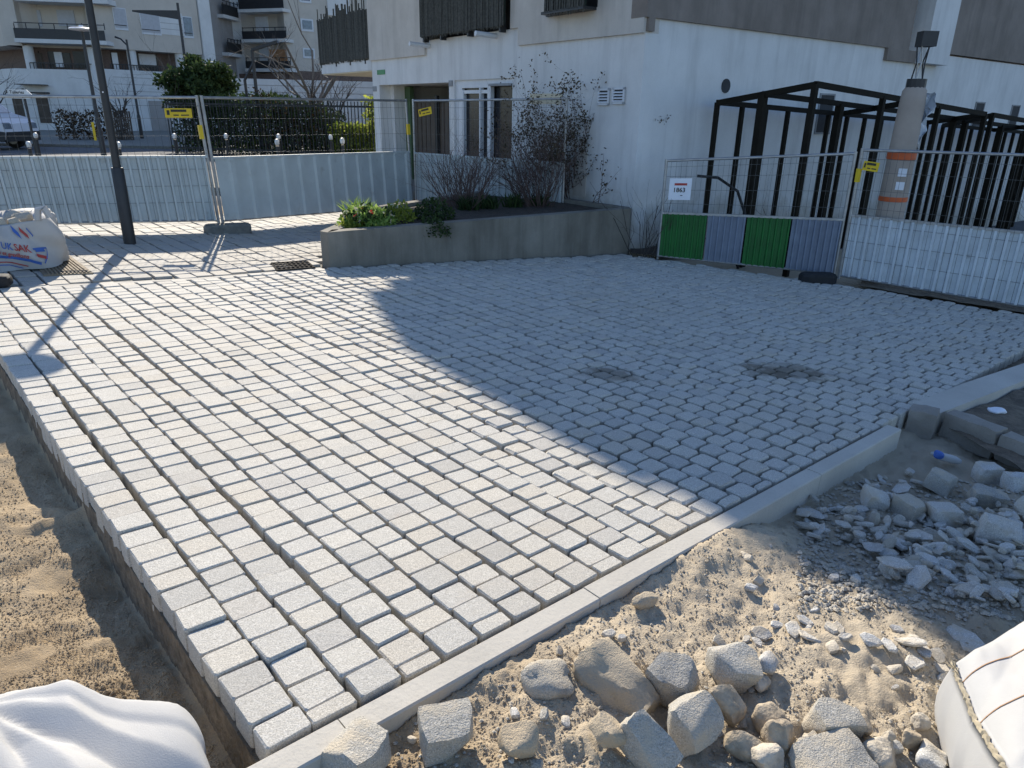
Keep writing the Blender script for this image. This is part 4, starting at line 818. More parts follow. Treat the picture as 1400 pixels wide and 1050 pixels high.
def decal(x, y): u = float(np.interp(x, fx_, fu_)); q = S1(u, y); return q + (CAM - q).normalized() * 0.016
uf = float(np.interp(30, fx_, fu_)); sgn = 1
pb_ = MB(); pr_ = MB(); DX = 0.0; K = 0.30
tilt = -0.10
def dt(x0, y0, kx, ky): return lambda X_, Y_: decal(x0 + X_ * kx, y0 + Y_ * ky - 0.0036 * X_ * kx)
w1 = text_mb(pb_, 'UK', dt(2, 0.52, 11.5, 0.215), 1.0); w2 = text_mb(pr_, 'SAK', dt(2 + w1 * 11.5 + 1.5, 0.455, 11.5, 0.215), 1.0)
text_mb(pr_, 'sable et gravillons', dt(-14, 0.43, 7.0, 0.13), 1.0)
def stripe(mb_, pts, w_):
    for (x0, y0), (x1, y1) in zip(pts[:-1], pts[1:]):
        n = 5
        for i in range(n):
            a_, b_ = i / n, (i + 1) / n; xa, ya, xb, yb_ = x0 + (x1 - x0) * a_, y0 + (y1 - y0) * a_, x0 + (x1 - x0) * b_, y0 + (y1 - y0) * b_
            mb_.add([decal(xa, ya - w_), decal(xb, yb_ - w_), decal(xb, yb_ + w_), decal(xa, ya + w_)], [(0, 1, 2, 3)])
stripe(pb_, [(-20, 0.34), (15, 0.30), (38, 0.20), (46, 0.12)], 0.030); stripe(pr_, [(-20, 0.22), (12, 0.19), (36, 0.07)], 0.012); stripe(pb_, [(-20, 0.16), (10, 0.13), (30, 0.03)], 0.010)
stripe(pb_, [(43, 0.44), (63, 0.40)], 0.016); stripe(pb_, [(63, 0.40), (49, 0.12)], 0.016); stripe(pb_, [(45, 0.40), (56, 0.37)], 0.028); stripe(pr_, [(44, 0.31), (54, 0.22)], 0.035)
stripe(pb_, [(27, 0.92), (35, 0.74)], 0.07); stripe(pr_, [(39, 0.88), (46, 0.68)], 0.045); stripe(pb_, [(46, 0.86), (50, 0.68)], 0.02)
pb_.build('blue_print', 'print_blue', bg)['kind'] = 'stuff'; pr_.build('red_print', 'print_red', bg)['kind'] = 'stuff'
for k_ in (0.05, 0.5):
    q = S1(uf + sgn * k_, 1.0); part('lifting_loop', 'bag_white', lambda m_: m_.tube([q, q + Vector((0.02, 0, 0.10)), q + Vector((0.07, 0.02, 0.11)), q + Vector((0.10, 0.03, 0.02))], [0.03, 0.03, 0.035, 0.03], 6), bg, True)
rgb_ = random.Random(17)
for i in range(9):
    t_ = rgb_.uniform(0, 6.28); p_ = bp + Vector((math.cos(t_) * 0.28, math.sin(t_) * 0.22, 0.40 + rgb_.uniform(0, .05)))
    tag(place(rough_block(0.17, 0.13, 0.11, 300 + i, 0.012, 4, 0.3, 0.3), p_, (rgb_.uniform(0, 3), rgb_.uniform(0, 3), rgb_.uniform(0, 3))).build('rubble_lump', 'granite_loose', smooth=True), 'broken grey stone heaped in the mouth of the printed bag', 'rubble', 'rubble in the printed bag')
hd = MB(); q = G(2, 385); hd.tube([bp + Vector((-0.35, 0.2, 0.4)), bp + Vector((-0.1, 0.35, 0.80))], 0.016, 6); tag(hd.build('tool_handle', 'bark_pale', smooth=True), 'wooden tool handle sticking out of the printed bag', 'tool')
tag(place(rough_block(0.26, 0.18, 0.11, 77, 0.012, 5, 0.3), G(-6, 392) + Vector((0, 0, 0.05)), (0, 0, 0.4)).build('dark_stone', 'rubber', smooth=True), 'dark lump lying on the pavement in front of the printed bag', 'stone')
# slumped white bag on the sand, front left
def lump_bag(name, c, rx, ry, rz, yaw, seed, label, knot, tiltz=0.0):
    root = empty(name, c, label, 'bag', 'big white bags'); m_ = MB(); nu, nv = 240, 110; off = seed * 7.1; ca, sa = math.cos(yaw), math.sin(yaw)
    for j in range(nv + 1):
        v = j / nv; el = -0.45 + (math.pi / 2 + 0.45) * v
        for i in range(nu):
            ph = 2 * math.pi * i / nu; c0, s0 = math.cos(ph), math.sin(ph)
            ce, se = math.cos(el), math.sin(el); p_ = 2.2; r = (abs(ce) ** p_ + abs(se) ** p_) ** (-1 / p_)
            d = math.hypot(c0 * ce - knot[0], s0 * ce - knot[1]); a = math.atan2(s0 * ce - knot[1], c0 * ce - knot[0])
            cr = lambda f_, sd_: 1 - abs(mnoise.noise(Vector((math.cos(a) * f_ + off, math.sin(a) * f_, d * 0.9 + sd_)))) * 2
            fold = tri_noise(a * 3.2 + off, d * 1.2 + a * 0.4, 3) * 0.15 + tri_noise(a * 8.5 + off, d * 2.6 - a * 0.9, 8) * 0.10 + tri_noise(c0 * ce * 5 + off, s0 * ce * 5, 11) * 0.12 + tri_noise(c0 * ce * 15 + off, s0 * ce * 15, 12) * 0.018 + mnoise.noise(Vector((c0 * ce * 1.3 + off, s0 * ce * 1.3, se * 1.3))) * 0.14
            r2 = r * (1 + fold * min(1, d * 2.2))
            x, y, z = c0 * ce * r2 * rx, s0 * ce * r2 * ry, se * r2 * rz
            yy = x * sa + y * ca; m_.v.append((c.x + x * ca - y * sa, c.y + yy, c.z + z + tiltz * yy))
    m_.f = [(j * nu + i, j * nu + (i + 1) % nu, (j + 1) * nu + (i + 1) % nu, (j + 1) * nu + i) for j in range(nv) for i in range(nu)]; m_.mi = [0] * len(m_.f)
    m_.build('bag_body', 'bag_white', root, 'all'); return root
lbc = onz(95, 1062, 0.0); lbc = Vector((-1.33, 1.06, -0.22))
lb = lump_bag('slumped_bag', lbc, 0.68, 0.50, 0.26, 0.25, 5, 'slumped white woven bag lying on the sand in front of the trench', (-0.12, 0.85), 0.36)
# upright bag at the right edge
TL, TR, BL, BR = Vector((1.345, 1.71, 0.10)), Vector((1.99, 2.03, 0.24)), Vector((1.215, 1.24, 0.13)), Vector((2.05, 0.95, 0.30))
rb = empty('open_bag', (1.65, 1.45, -0.25), 'upright white woven bag with a frayed seam and orange stitching beside the rubble', 'bag', 'big white bags')
def sheet(u, v):
    p = TL.lerp(TR, u).lerp(BL.lerp(BR, u), v); e_ = min(u, 1 - u, v, 1 - v)
    p.z += 0.07 * (1 - (2 * u - 1) ** 2) * (1 - (2 * v - 1) ** 2) - 0.03 * math.exp(-e_ * 30) + tri_noise(u * 3.1 + v * 1.2, v * 2.3 - u, 21) * 0.055 + tri_noise(u * 7 - v * 2, v * 6 + u * 3, 22) * 0.022 + tri_noise(u * 17, v * 15, 23) * 0.005; return p
sm_ = MB(); N_ = 80
for i in range(N_ + 1):
    for j in range(N_ + 1): sm_.v.append(tuple(sheet(i / N_, j / N_)))
sm_.f = [(i * (N_ + 1) + j, (i + 1) * (N_ + 1) + j, (i + 1) * (N_ + 1) + j + 1, i * (N_ + 1) + j + 1) for i in range(N_) for j in range(N_)]
ring_ = [(i, 0) for i in range(N_)] + [(N_, j) for j in range(N_)] + [(N_ - i, N_) for i in range(N_)] + [(0, N_ - j) for j in range(N_)]
cen_ = (TL + TR + BL + BR) / 4; prev = [a * (N_ + 1) + b for a, b in ring_]
for k in range(1, 11):
    t_ = k / 10; cur = []
    for q, (a, b) in enumerate(ring_):
        p = Vector(sm_.v[a * (N_ + 1) + b]); out = Vector((p.x - cen_.x, p.y - cen_.y, 0)); cur.append(len(sm_.v)); w_ = 0.10 * math.sin(t_ * math.pi) - 0.10 * t_ + tri_noise(q * 0.11, t_ * 2.2, 31) * 0.05 * t_
        sm_.v.append((p.x + out.x * w_, p.y + out.y * w_, p.z + (-0.27 - p.z) * t_))
    n_ = len(ring_); sm_.f += [(prev[q], prev[(q + 1) % n_], cur[(q + 1) % n_], cur[q]) for q in range(n_)]; prev = cur
sm_.mi = [0] * len(sm_.f); sm_.build('bag_body', 'bag_white', rb, 'all')
rs_ = random.Random(8)
part('seam', 'bag_seam', lambda m_: m_.tube([sheet(0.0, v / 60) + Vector((-0.004 + rs_.uniform(-.003, .003), 0, 0.004 + rs_.uniform(-.003, .003))) for v in range(61)], [0.0055 + rs_.uniform(0, .003) for _ in range(61)], 5), rb, True)
for v0, v1 in ((0.16, 0.30), (0.48, 0.40)): part('stitching', 'bag_thread', lambda m_: m_.tube([sheet(u / 50, v0 + (v1 - v0) * u / 50) + Vector((0, 0, 0.002)) for u in range(51)], 0.0016, 4), rb)
fy = MB()
for k in range(26): q = sheet(0.0, rs_.uniform(0, 0.12)); fy.tube([q, q + Vector((rs_.uniform(-.02, .0), rs_.uniform(-.005, .02), rs_.uniform(-.005, .02)))], 0.0012, 3, cap=False)
fy.build('frayed_threads', 'bag_seam', rb)['kind'] = 'stuff'

# ================================================================== LOOSE SETTS, STONES, CHIPS
def loose(px, py, l, wd, h, rot, seed, name, label, cat, group, mat='granite_loose', rnd=0.1, chop=0.03, amp=0.006, sub=8, sink=0.40, lift=0.0):
    p = GS(px, py); e_ = Euler(rot).to_matrix(); ext = sum(abs(e_[2][i]) * (l, wd, h)[i] / 2 for i in range(3))
    c = Vector((p.x, p.y, p.z + ext * (1 - sink) + lift)); cdir = (CAM - p); cdir.z = 0; c -= cdir.normalized() * ext * 0.35
    return tag(place(rough_block(l, wd, h, seed, amp, sub, rnd, chop), c, rot).build(name, mat, smooth=True), label, cat, group)
LS = 'loose granite setts'; D2 = math.radians
near_setts = [
 (612, 1022, .155, .125, .105, (0.10, 0.05, 0.35), 'grey loose sett lying alone just outside the kerb, its side broken'),
 (492, 1062, .15, .14, .12, (0.05, 0.2, 0.9), 'loose sett touching the front end of the kerb, top turned to the sky'),
 (915, 957, .145, .135, .125, (0.25, -0.15, 0.75), 'rough-topped grey sett leaning on the sand-covered boulder'),
 (998, 935, .145, .135, .125, (0.22, 0.05, 0.0), 'squared pale sett standing next to the rough-topped one'),
 (940, 1022, .15, .13, .125, (0.75, 0.12, 0.72), 'dark-faced sett tipped on its edge below the rough-topped sett'),
 (880, 1055, .17, .11, .10, (0.35, 0.55, -0.75), 'pale sett tipped up against the dark-faced sett'),
 (1132, 1012, .15, .10, .12, (0.15, 0.1, 0.15), 'dark grey sett half sunk behind the round cobbles'),
 (1130, 1068, .22, .14, .10, (0.1, -0.05, 0.35), 'pale slab-like sett lying below the flat oval cobble')]
for i, (px, py, l, wd, h, rot, lab) in enumerate(near_setts): loose(px, py, l, wd, h, rot, 500 + i, 'granite_sett', lab, 'sett', LS)
far_setts = [
 (1242, 708, .17, .13, .115, (0.1, 0.1, 0.5), 'shaded sett with a pointed shoulder in the row nearest the kerb pit'), (1192, 694, .13, .10, .09, (0.2, 0.3, 0.1), 'small shaded sett fragment left of the pointed one'),
 (1286, 716, .15, .11, .11, (0.0, 0.05, 0.05), 'squared shaded sett with a flat front'), (1282, 674, .15, .14, .12, (0.25, 0.3, 0.9), 'shaded sett leaning over among the flakes beside the plastic wrapper'),
 (1345, 656, .15, .11, .11, (0.0, 0.0, 0.0), 'upright shaded sett in front of the long weathered kerb block'), (1388, 668, .13, .11, .10, (0.0, 0.0, 0.1), 'shaded sett at the end of the upright row'),
 (1345, 690, .18, .13, .10, (0.2, 0.1, -0.2), 'wedge-shaped shaded sett behind the tipped one'), (1358, 745, .17, .13, .12, (0.45, 0.25, -0.35), 'large shaded sett tipped towards the pit'),
 (1405, 715, .14, .12, .11, (0.3, 0.3, 0.4), 'shaded sett lying beyond the tipped one')]
for i, (px, py, l, wd, h, rot, lab) in enumerate(far_setts): loose(px, py, l * 0.95, wd, h, rot, 520 + i, 'granite_sett', lab, 'sett', LS, 'granite_chip' if i % 3 else 'granite_loose')
tag(place(rough_block(0.27, 0.17, 0.12, 540, 0.018, 9, 0.4, 0.2), GS(842, 940) + Vector((0, 0, 0.022)), (0.1, 0.3, -0.75)).build('boulder', 'sand', smooth=True), 'big sand-covered boulder in front of the kerb', 'boulder')
tag(place(rough_block(0.16, 0.14, 0.10, 541, 0.015, 7, 0.6), GS(748, 935) + Vector((0, 0, 0.01)), (0.1, 0.3, 0.4)).build('mortar_lump', 'granite_loose', smooth=True), 'grey crumbly mortar lump half buried in the sand', 'lump')
plain('cobble', (0.42, 0.345, 0.245), 0.85, var=0.3, scale=25, bump=0.5, bscale=60); plain('cobble_pale', (0.52, 0.46, 0.365), 0.85, var=0.3, scale=25, bump=0.5, bscale=60)
rounds = [(992, 988, .13, .085, .07, (0.3, 0.6, -0.8), 'cobble', 'oval tan cobble leaning under the rough-topped sett'), (1044, 1003, .085, .075, .08, (0.3, 0.2, 0.5), 'cobble', 'blocky tan cobble above the orange-tan one'), (1062, 1030, .09, .08, .085, (0.2, 0.3, 0.3), 'cobble', 'rounded orange-tan cobble below the blocky one'),
 (1108, 1040, .12, .07, .05, (0.3, 0.3, 0.6), 'cobble_pale', 'flat oval pitted cobble'), (1012, 1040, .10, .07, .06, (0.2, 0.4, -0.4), 'cobble', 'tan cobble in the gap by the dark-faced sett'), (1045, 1052, .1, .07, .06, (0.1, 0.2, 0.2), 'cobble_pale', 'pale cobble at the foot of the orange-tan one'),
 (1168, 1008, .075, .06, .055, (0.4, 0.2, 0.2), 'cobble', 'small round brown cobble beside the sunk dark sett'), (1322, 1012, .075, .065, .12, (0.1, 0.2, 0.3), 'cobble', 'tall brown cobble next to the upright bag'), (1256, 998, .05, .045, .045, (0.2, 0.2, 0.1), 'cobble_pale', 'small round pale pebble on the damp sand'),
 (1242, 1025, .06, .05, .05, (0.1, 0.4, 0.9), 'cobble', 'small brown cobble below the round pebble'), (1208, 1020, .035, .03, .05, (0.2, 0.1, 0.3), 'cobble_pale', 'narrow upright pebble on the damp sand'), (708, 1040, .10, .09, .09, (0.4, 0.2, 0.3), 'sand', 'dirty rounded cobble between the lone sett and the boulder'),
 (830, 1030, .10, .09, .09, (0.2, 0.5, 0.3), 'sand', 'sandy lumpy cobble below the boulder'), (1035, 945, .07, .06, .04, (0.3, 0.2, 0.6), 'cobble_pale', 'flat pale cobble right of the squared sett'), (1045, 925, .09, .06, .05, (0.6, 0.3, 0.9), 'granite_chip', 'pale sharp stone right of the squared sett'), (1200, 1050, .12, .09, .07, (0.2, 0.1, 0.4), 'cobble_pale', 'pale cobble on the damp sand at the slab end'), (1270, 1050, .11, .08, .05, (0.2, 0.1, 1.0), 'granite_chip', 'grey angular stone by the foot of the upright bag')]
for i, (px, py, l, wd, h, rot, mt, lab) in enumerate(rounds): loose(px, py, l, wd, h, rot, 560 + i, 'cobble', lab, 'cobble', 'round cobbles in front of the kerb', mt, 0.4, 0.30, 0.008, 7, 0.25)
def chip(p, size, th_, yaw, tx, ty, rg, label, group, mat='granite_chip'):
    n = rg.randint(6, 8); pts = []
    for i in range(n):
        a = 2 * math.pi * i / n + rg.uniform(-.3, .3); r = size * rg.uniform(0.78, 1.0); pts.append(Vector((math.cos(a) * r, math.sin(a) * r * 0.62, 0)))
    e_ = Euler((tx, ty, yaw)).to_matrix(); m_ = MB(); v = [q * 0.9 + Vector((0, 0, -th_)) for q in pts] + pts + [q * 0.84 + Vector((0, 0, th_ * rg.uniform(0.4, 1.0))) for q in pts]
    m_.add([p + e_ @ q for q in v], [tuple(range(n))[::-1], tuple(range(2 * n, 3 * n))] + [(a + i, a + (i + 1) % n, a + n + (i + 1) % n, a + n + i) for a in (0, n) for i in range(n)]); return tag(m_.build('granite_chip', mat), label, 'chip', group)
rc = random.Random(99); CG = 'granite chips in the shaded pit'; CL = 'thin pale granite chip strewn in the shaded rubble beside the kerb'
cnt = 0; zones = [(1095, 690, 1180, 740, 26), (1150, 710, 1310, 765, 62), (1200, 735, 1400, 800, 84), (1300, 690, 1400, 760, 40), (1160, 650, 1260, 690, 14), (1300, 790, 1400, 830, 24)]
for (x0, y0, x1, y1, n) in zones:
    for _ in range(n):
        px, py = rc.uniform(x0, x1), rc.uniform(y0, y1); p = GS(px, py) + Vector((0, 0, rc.uniform(0.005, 0.05)))
        s_ = rc.uniform(0.022, 0.066) * rc.choice((0.7, 1, 1, 1.25))
        chip(p, s_, rc.uniform(0.004, 0.015), rc.uniform(0, 6.28), rc.gauss(0, 0.35), rc.gauss(0, 0.35), rc, ('large flat pale granite flake' if s_ > 0.055 else 'mid-sized pale granite flake' if s_ > 0.035 else 'small pale granite splinter') + ' strewn in the shaded rubble beside the kerb', ('large' if s_ > 0.055 else 'mid-sized' if s_ > 0.035 else 'small') + ' granite chips in the shaded pit', 'granite_loose' if rc.random() < 0.35 else 'granite_chip')
CG2 = 'granite chips on the sunny sand'; CL2 = 'flat pale granite chip lying on the sand in front of the squared sett'
for (px, py, s_) in ((1085, 862, .055), (1105, 872, .05), (1040, 868, .05), (1062, 856, .035), (1035, 880, .03), (1100, 850, .04), (1110, 835, .03), (1020, 876, .025)): chip(GS(px, py) + Vector((0, 0, .008)), s_, .006, rc.uniform(0, 6), rc.gauss(0, .2), rc.gauss(0, .2), rc, CL2, CG2)
CG3 = 'granite chips by the upright bag'; CL3 = 'bluish granite chip lying between the shaded pit and the upright bag'
for (px, py, s_) in ((1190, 878, .045), (1215, 885, .04), (1245, 880, .06), (1262, 893, .05), (1250, 908, .055), (1285, 915, .045), (1145, 862, .04), (1225, 862, .03), (1155, 873, .03), (1290, 930, .035), (1300, 960, .04)): chip(GS(px, py) + Vector((0, 0, .010)), s_, .008, rc.uniform(0, 6), rc.gauss(0, .25), rc.gauss(0, .25), rc, CL3, CG3)
for i, (px, py, s_, lab) in enumerate(((1026, 806, .035, 'single pale flat stone lying on bare sand away from the others'), (832, 870, .032, 'small white stone on the sand near the kerb joint'), (850, 876, .022, 'tiny pale flake next to the white stone'), (1140, 792, .04, 'square pale chip at the edge of the shade'), (1170, 795, .045, 'rounded pale chip beside the square one'), (1320, 878, .12, 'large flat grey slab behind the upright bag'), (1135, 862, .04, 'pale chip between sun and shade'))): chip(GS(px, py) + Vector((0, 0, .012)), s_, .010, 0.3 * i, 0.05, 0.1, rc, lab, 'single stones on the sand')
for i in range(44):
    while True:
        px, py = rc.uniform(520, 1330), rc.uniform(740, 1050); k, b = kb(G(px, py, -0.06))
        if b < -0.16 and float(fbm(np.array([px / 90]), np.array([py / 90]), 12, 3)[0]) > (0.5 if py < 880 else 0.40): break
    l = 0.018 + 0.034 * rc.random() ** 2
    tag(place(rough_block(l * 1.4, l, l * 0.7, 700 + i, 0.004, 3, 0.3, 0.3), GS(px, py) + Vector((0, 0, l * 0.2)), (rc.uniform(-.4, .4), rc.uniform(-.4, .4), rc.uniform(0, 6))).build('stone_fragment', rc.choice(('granite_loose', 'cobble_pale', 'granite_chip')), smooth=True), 'small broken stone fragment lying loose on the sunlit sand outside the kerb', 'stone', 'small stone fragments on the sand')
loose(880, 828, .11, .06, .05, (0.1, 0.1, 0.6), 590, 'sand_clod', 'dark clod lying against the kerb', 'clod', None, 'sand', 0.7, 0.1, 0.012)
cs = MB(); p = GS(1362, 556); cs = rough_block(0.13, 0.09, 0.03, 888, 0.012, 5, 0.5); tag(place(cs, G(1365, 555) + Vector((0, 0, -0.035)), (0, 0.1, 0.2)).build('paper_scrap', 'paper', smooth=True), 'white scrap on the dark earth beyond the concrete strip', 'litter')
w_ = rough_block(0.17, 0.06, 0.045, 889, 0.012, 6, 0.5); wr = place(w_, GS(1290, 640) + Vector((0, 0, 0.07)), (0, 0.15, -0.25)).build('plastic_wrapper', 'bag_white', smooth=True); tag(wr, 'crumpled white plastic wrapper with a blue mark lying on the setts', 'litter')
m_ = place(rough_block(0.05, 0.062, 0.05, 890, 0.008, 4, 0.5), GS(1279, 637) + Vector((0, 0, 0.075)), (0, 0.15, -0.25)); m_.build('blue_mark', 'print_blue', wr)
# gravel and crumbs of sand: too many to count
gv = MB(); rg = random.Random(5)
ico = [(0, 0, 1), (0.9, 0, 0.3), (0.28, 0.85, 0.3), (-0.72, 0.5, 0.3), (-0.72, -0.5, 0.3), (0.28, -0.85, 0.3), (0, 0, -0.6)]; icf = [(0, i, i % 5 + 1) for i in range(1, 6)] + [(6, i % 5 + 1, i) for i in range(1, 6)]
def crumbs(mb_, n, x0, y0, x1, y1, smin, smax, cl):
    c_ = []
    for _ in range(n):
        p = G(rg.uniform(x0, x1), rg.uniform(y0, y1), -0.07); k, b = kb(p)
        if not (k > -0.03 and b > -0.115): c_.append((p.x, p.y))
    a_ = np.array(c_); keep = fbm(a_[:, 0] * 2.5, a_[:, 1] * 2.5, 77, 3) > cl; a_ = a_[keep]; zs_ = sand_height(a_[:, 0], a_[:, 1])
    for (x, y), hh in zip(a_, zs_):
        s_ = smin + (smax - smin) * rg.random() ** 2.4; z = zp(x, y) + float(hh); a = rg.uniform(0, 6.28); cc, n_ = math.cos(a), math.sin(a); kx, ky, kz = rg.uniform(.7, 1.3), rg.uniform(.7, 1.2), rg.uniform(.5, .9)
        mb_.add([(x + s_ * (v[0] * kx * cc - v[1] * ky * n_), y + s_ * (v[0] * kx * n_ + v[1] * ky * cc), z + s_ * (v[2] * kz + 0.25)) for v in ico], icf)
crumbs(gv, 4500, 420, 640, 1420, 1065, 0.002, 0.009, 0.40); crumbs(gv, 6000, 1090, 640, 1420, 850, 0.003, 0.018, 0.0); tag(gv.build('gravel', 'granite_loose'), 'fine granite gravel scattered over the sand outside the kerb', kind='stuff')
gs = MB(); crumbs(gs, 20000, 420, 640, 1420, 1065, 0.0018, 0.0075, 0.34); crumbs(gs, 34000, -30, 560, 330, 1060, 0.0015, 0.0055, 0.22); crumbs(gs, 1500, -30, 800, 330, 1060, 0.003, 0.016, 0.5); tag(gs.build('sand_crumbs', 'sand'), 'clods and crumbs of sand', kind='stuff')

# ================================================================== STREET AND FAR SIDE (seen over and through the left fences)
ZR = zp(-8, 15) - 0.06
def atR(px, py, z=None): return onz(px, py, ZR if z is None else z)
far_pav = MB(); e0, e1 = onz(-300, 190, ZR + 0.1), onz(330, 190, ZR + 0.1); far_pav.hexa([Vector((-60, 29.5, ZR - .1)), Vector((20, 29.5, ZR - .1)), Vector((20, 50, ZR - .1)), Vector((-60, 50, ZR - .1)), Vector((-60, 29.5, ZR + .10)), Vector((20, 29.5, ZR + .10)), Vector((20, 50, ZR + .10)), Vector((-60, 50, ZR + .10))]); tag(far_pav.build('far_pavement', 'foot_concrete'), kind='structure')
np_ = MB(); np_.hexa([Vector((-40, 15.2, ZR - .1)), Vector((6, 15.2, ZR - .1)), Vector((6, 19.0, ZR - .1)), Vector((-40, 21.0, ZR - .1)), Vector((-40, 15.2, ZR + .05)), Vector((6, 15.2, ZR + .05)), Vector((6, 19.0, ZR + .05)), Vector((-40, 21.0, ZR + .05))]); tag(np_.build('near_pavement', 'foot_concrete'), kind='structure')
# far apartment block: three facade planes
fb = empty('apartment_block', atY(160, 175, 45), 'beige apartment block with long balconies, white ground floor and round pillars', 'building')
fbk = fb
def at_d(px, Y): p = atY(px, 140, Y); return Vector((p.x, p.y, 0))
c0, c1, c2, c3 = at_d(-60, 52), at_d(31, 44.5), at_d(150, 45.2), at_d(303, 50.5)
PL0, PL1, PL2 = VPlane(c1, c0 - c1), VPlane(c1, c2 - c1), VPlane(c2, c3 - c2)
L1, L2 = (c2 - c1).length, (c3 - c2).length
zt = 13.5; zw = PL1.hit(90, 95)[1]; zu = PL1.hit(90, 64)[1]; zu2 = PL2.hit(220, 71)[1]; zw2 = PL2.hit(220, 98)[1]
def fpart(name, mat, fn, parent=None): return part(name, mat, fn, parent or fbk)
fpart('ground_floor', 'far_white', lambda m_: [m_.pan(PL0, 0, ZR, 14, zw, -8, 0), m_.pan(PL1, 0, ZR, L1, zw, -8, 0), m_.pan(PL2, 0, ZR, L2, zw2, -8, 0)])
fpart('recess_wall', 'brick_red', lambda m_: [m_.pan(PL0, 0, zw, 14, zu, -8, -1.5), m_.pan(PL1, 0, zw, L1, zu, -8, -1.3), m_.pan(PL2, 0, zw2, L2, zu2, -8, -1.3)])
fpart('upper_wall', 'far_wall', lambda m_: [m_.pan(PL0, 0, zu, 14, zt, -8, 0), m_.pan(PL1, L1 * 0.97, zu, L1, zt, -8, 0), m_.pan(PL1, 0, zu, L1 * 0.97, zt, -8, -1.2), m_.pan(PL1, -0.3, zu, 0.6, zt, -8, 0.0), m_.pan(PL2, 0, zu2, L2 - 0.9, zt, -8, 0)])
fpart('corner_column', 'far_white', lambda m_: m_.pan(PL2, L2 - 0.85, ZR, L2 - 0.1, zt, -8, 0.12))
for px, P_ in ((37, PL1), (124, PL1), (184, PL2), (249, PL2)):
    a_, z_ = P_.hit(px, 80); q = P_.pt(a_, 0, -0.35); z0_, z1_ = (zw, zu) if P_ is PL1 else (zw2, zu2)
    fpart('pillar', 'far_white', lambda m_: m_.lathe(Vector((q.x, q.y, z0_)), [(0.26, -0.02), (0.26, z1_ - z0_ + 0.02)], 12))
def slot(P_, rc_, name, mat, d0, d1, parent=None): a0, z0, a1, z1 = P_.rect(*rc_); return fpart(name, mat, lambda m_: m_.pan(P_, a0, z0, a1, z1, d0, d1), parent)
for k, (ys0, ys1, yr) in enumerate(((55, 60.5, 33), (-3, 4.5, -26))):
    bs = slot(PL1, (26, ys0, 151, ys1), 'balcony_slab', 'far_white', -1.2, 0.5)
    slot(PL1, (25, yr + 8, 147, ys0), 'balcony_panel', 'dark_metal', 0.40, 0.44, bs); slot(PL1, (24, yr, 146, yr + 1.2), 'handrail', 'dark_metal', 0.40, 0.45, bs)
    for x in (24, 40, 58, 78, 96, 116, 132, 146): slot(PL1, (x, yr, x + 1, yr + 9), 'baluster', 'dark_metal', 0.40, 0.44, bs)
for rc_ in ((29, 10, 43, 33), (66, 10, 90, 33), (107, 10, 122, 33)): fw = slot(PL1, rc_, 'window', 'shutter', -1.2, -1.15)
for rc_ in ((40, 68, 62, 92), (66, 70, 84, 92), (88, 68, 112, 92)): slot(PL1, rc_, 'recess_window', 'glass_dark', -1.3, -1.25)
for rc_ in ((62, 69, 73, 90), (143, 70, 151, 93), (158, 72, 163, 94)): slot(PL1 if rc_[0] < 150 else PL2, rc_, 'curtain', 'frame_white', -1.25, -1.2)
for rc_ in ((156, 12, 172, 38), (193, 17.5, 217.5, 44.5), (251, 24, 262, 49)):
    wq = slot(PL2, (rc_[0] - 1, rc_[1] - 1.2, rc_[2] + 1, rc_[3] + 3), 'window', 'frame_white', 0, 0.05); slot(PL2, rc_, 'pane', 'shutter' if rc_[0] < 220 else 'glass_sky', 0.05, 0.07, wq); slot(PL2, (rc_[0], rc_[3] - 4, rc_[2], rc_[3] - 3), 'rail', 'dark_metal', 0.07, 0.1, wq)
for rc_ in ((218, 17, 250, 48),): slot(PL2, rc_, 'wall_panel', 'far_white', 0.0, 0.03)
for i in range(3): slot(PL2, (218, 24 + i * 8, 250, 24.6 + i * 8), 'panel_joint', 'far_grey', 0.03, 0.035)
slot(PL2, (188, 72, 228, 97), 'recess_window', 'glass_dark', -1.3, -1.25); slot(PL2, (202, 73, 225, 88), 'curtain', 'frame_white', -1.25, -1.2)
for x0 in range(152, 246, 4): slot(PL2, (x0, 88 + (x0 - 150) * 0.05, x0 + 0.7, 97 + (x0 - 150) * 0.05), 'baluster', 'dark_metal', -0.1, -0.06)
for x0 in range(40, 124, 5): slot(PL1, (x0, 86, x0 + 0.7, 94), 'baluster', 'dark_metal', -0.1, -0.06)
slot(PL1, (40, 86, 124, 87), 'handrail', 'dark_metal', -0.1, -0.05); slot(PL2, (152, 89.5, 246, 90.5), 'handrail', 'dark_metal', -0.1, -0.05)
for rc_ in ((20, 133, 33, 168), (52, 130, 68, 168), (206, 138, 232, 182)): slot(PL1 if rc_[0] < 150 else PL2, rc_, 'garage_door', 'gate_brown' if rc_[0] < 150 else 'far_grey', 0.0, 0.04)
slot(PL1, (48, 126, 68, 128), 'canopy', 'dark_metal', 0, 0.6); slot(PL1, (30, 115.5, 66, 116.5), 'canopy', 'dark_metal', 0, 0.9)
for yj in (108, 117, 126): slot(PL2, (155, yj, 300, yj + 0.6), 'panel_joint', 'far_grey', 0.0, 0.01)
for rc_ in ((3, 70, 10, 96), (14, 70, 20, 96)): slot(PL0, rc_, 'recess_window', 'gate_brown', -1.5, -1.4)
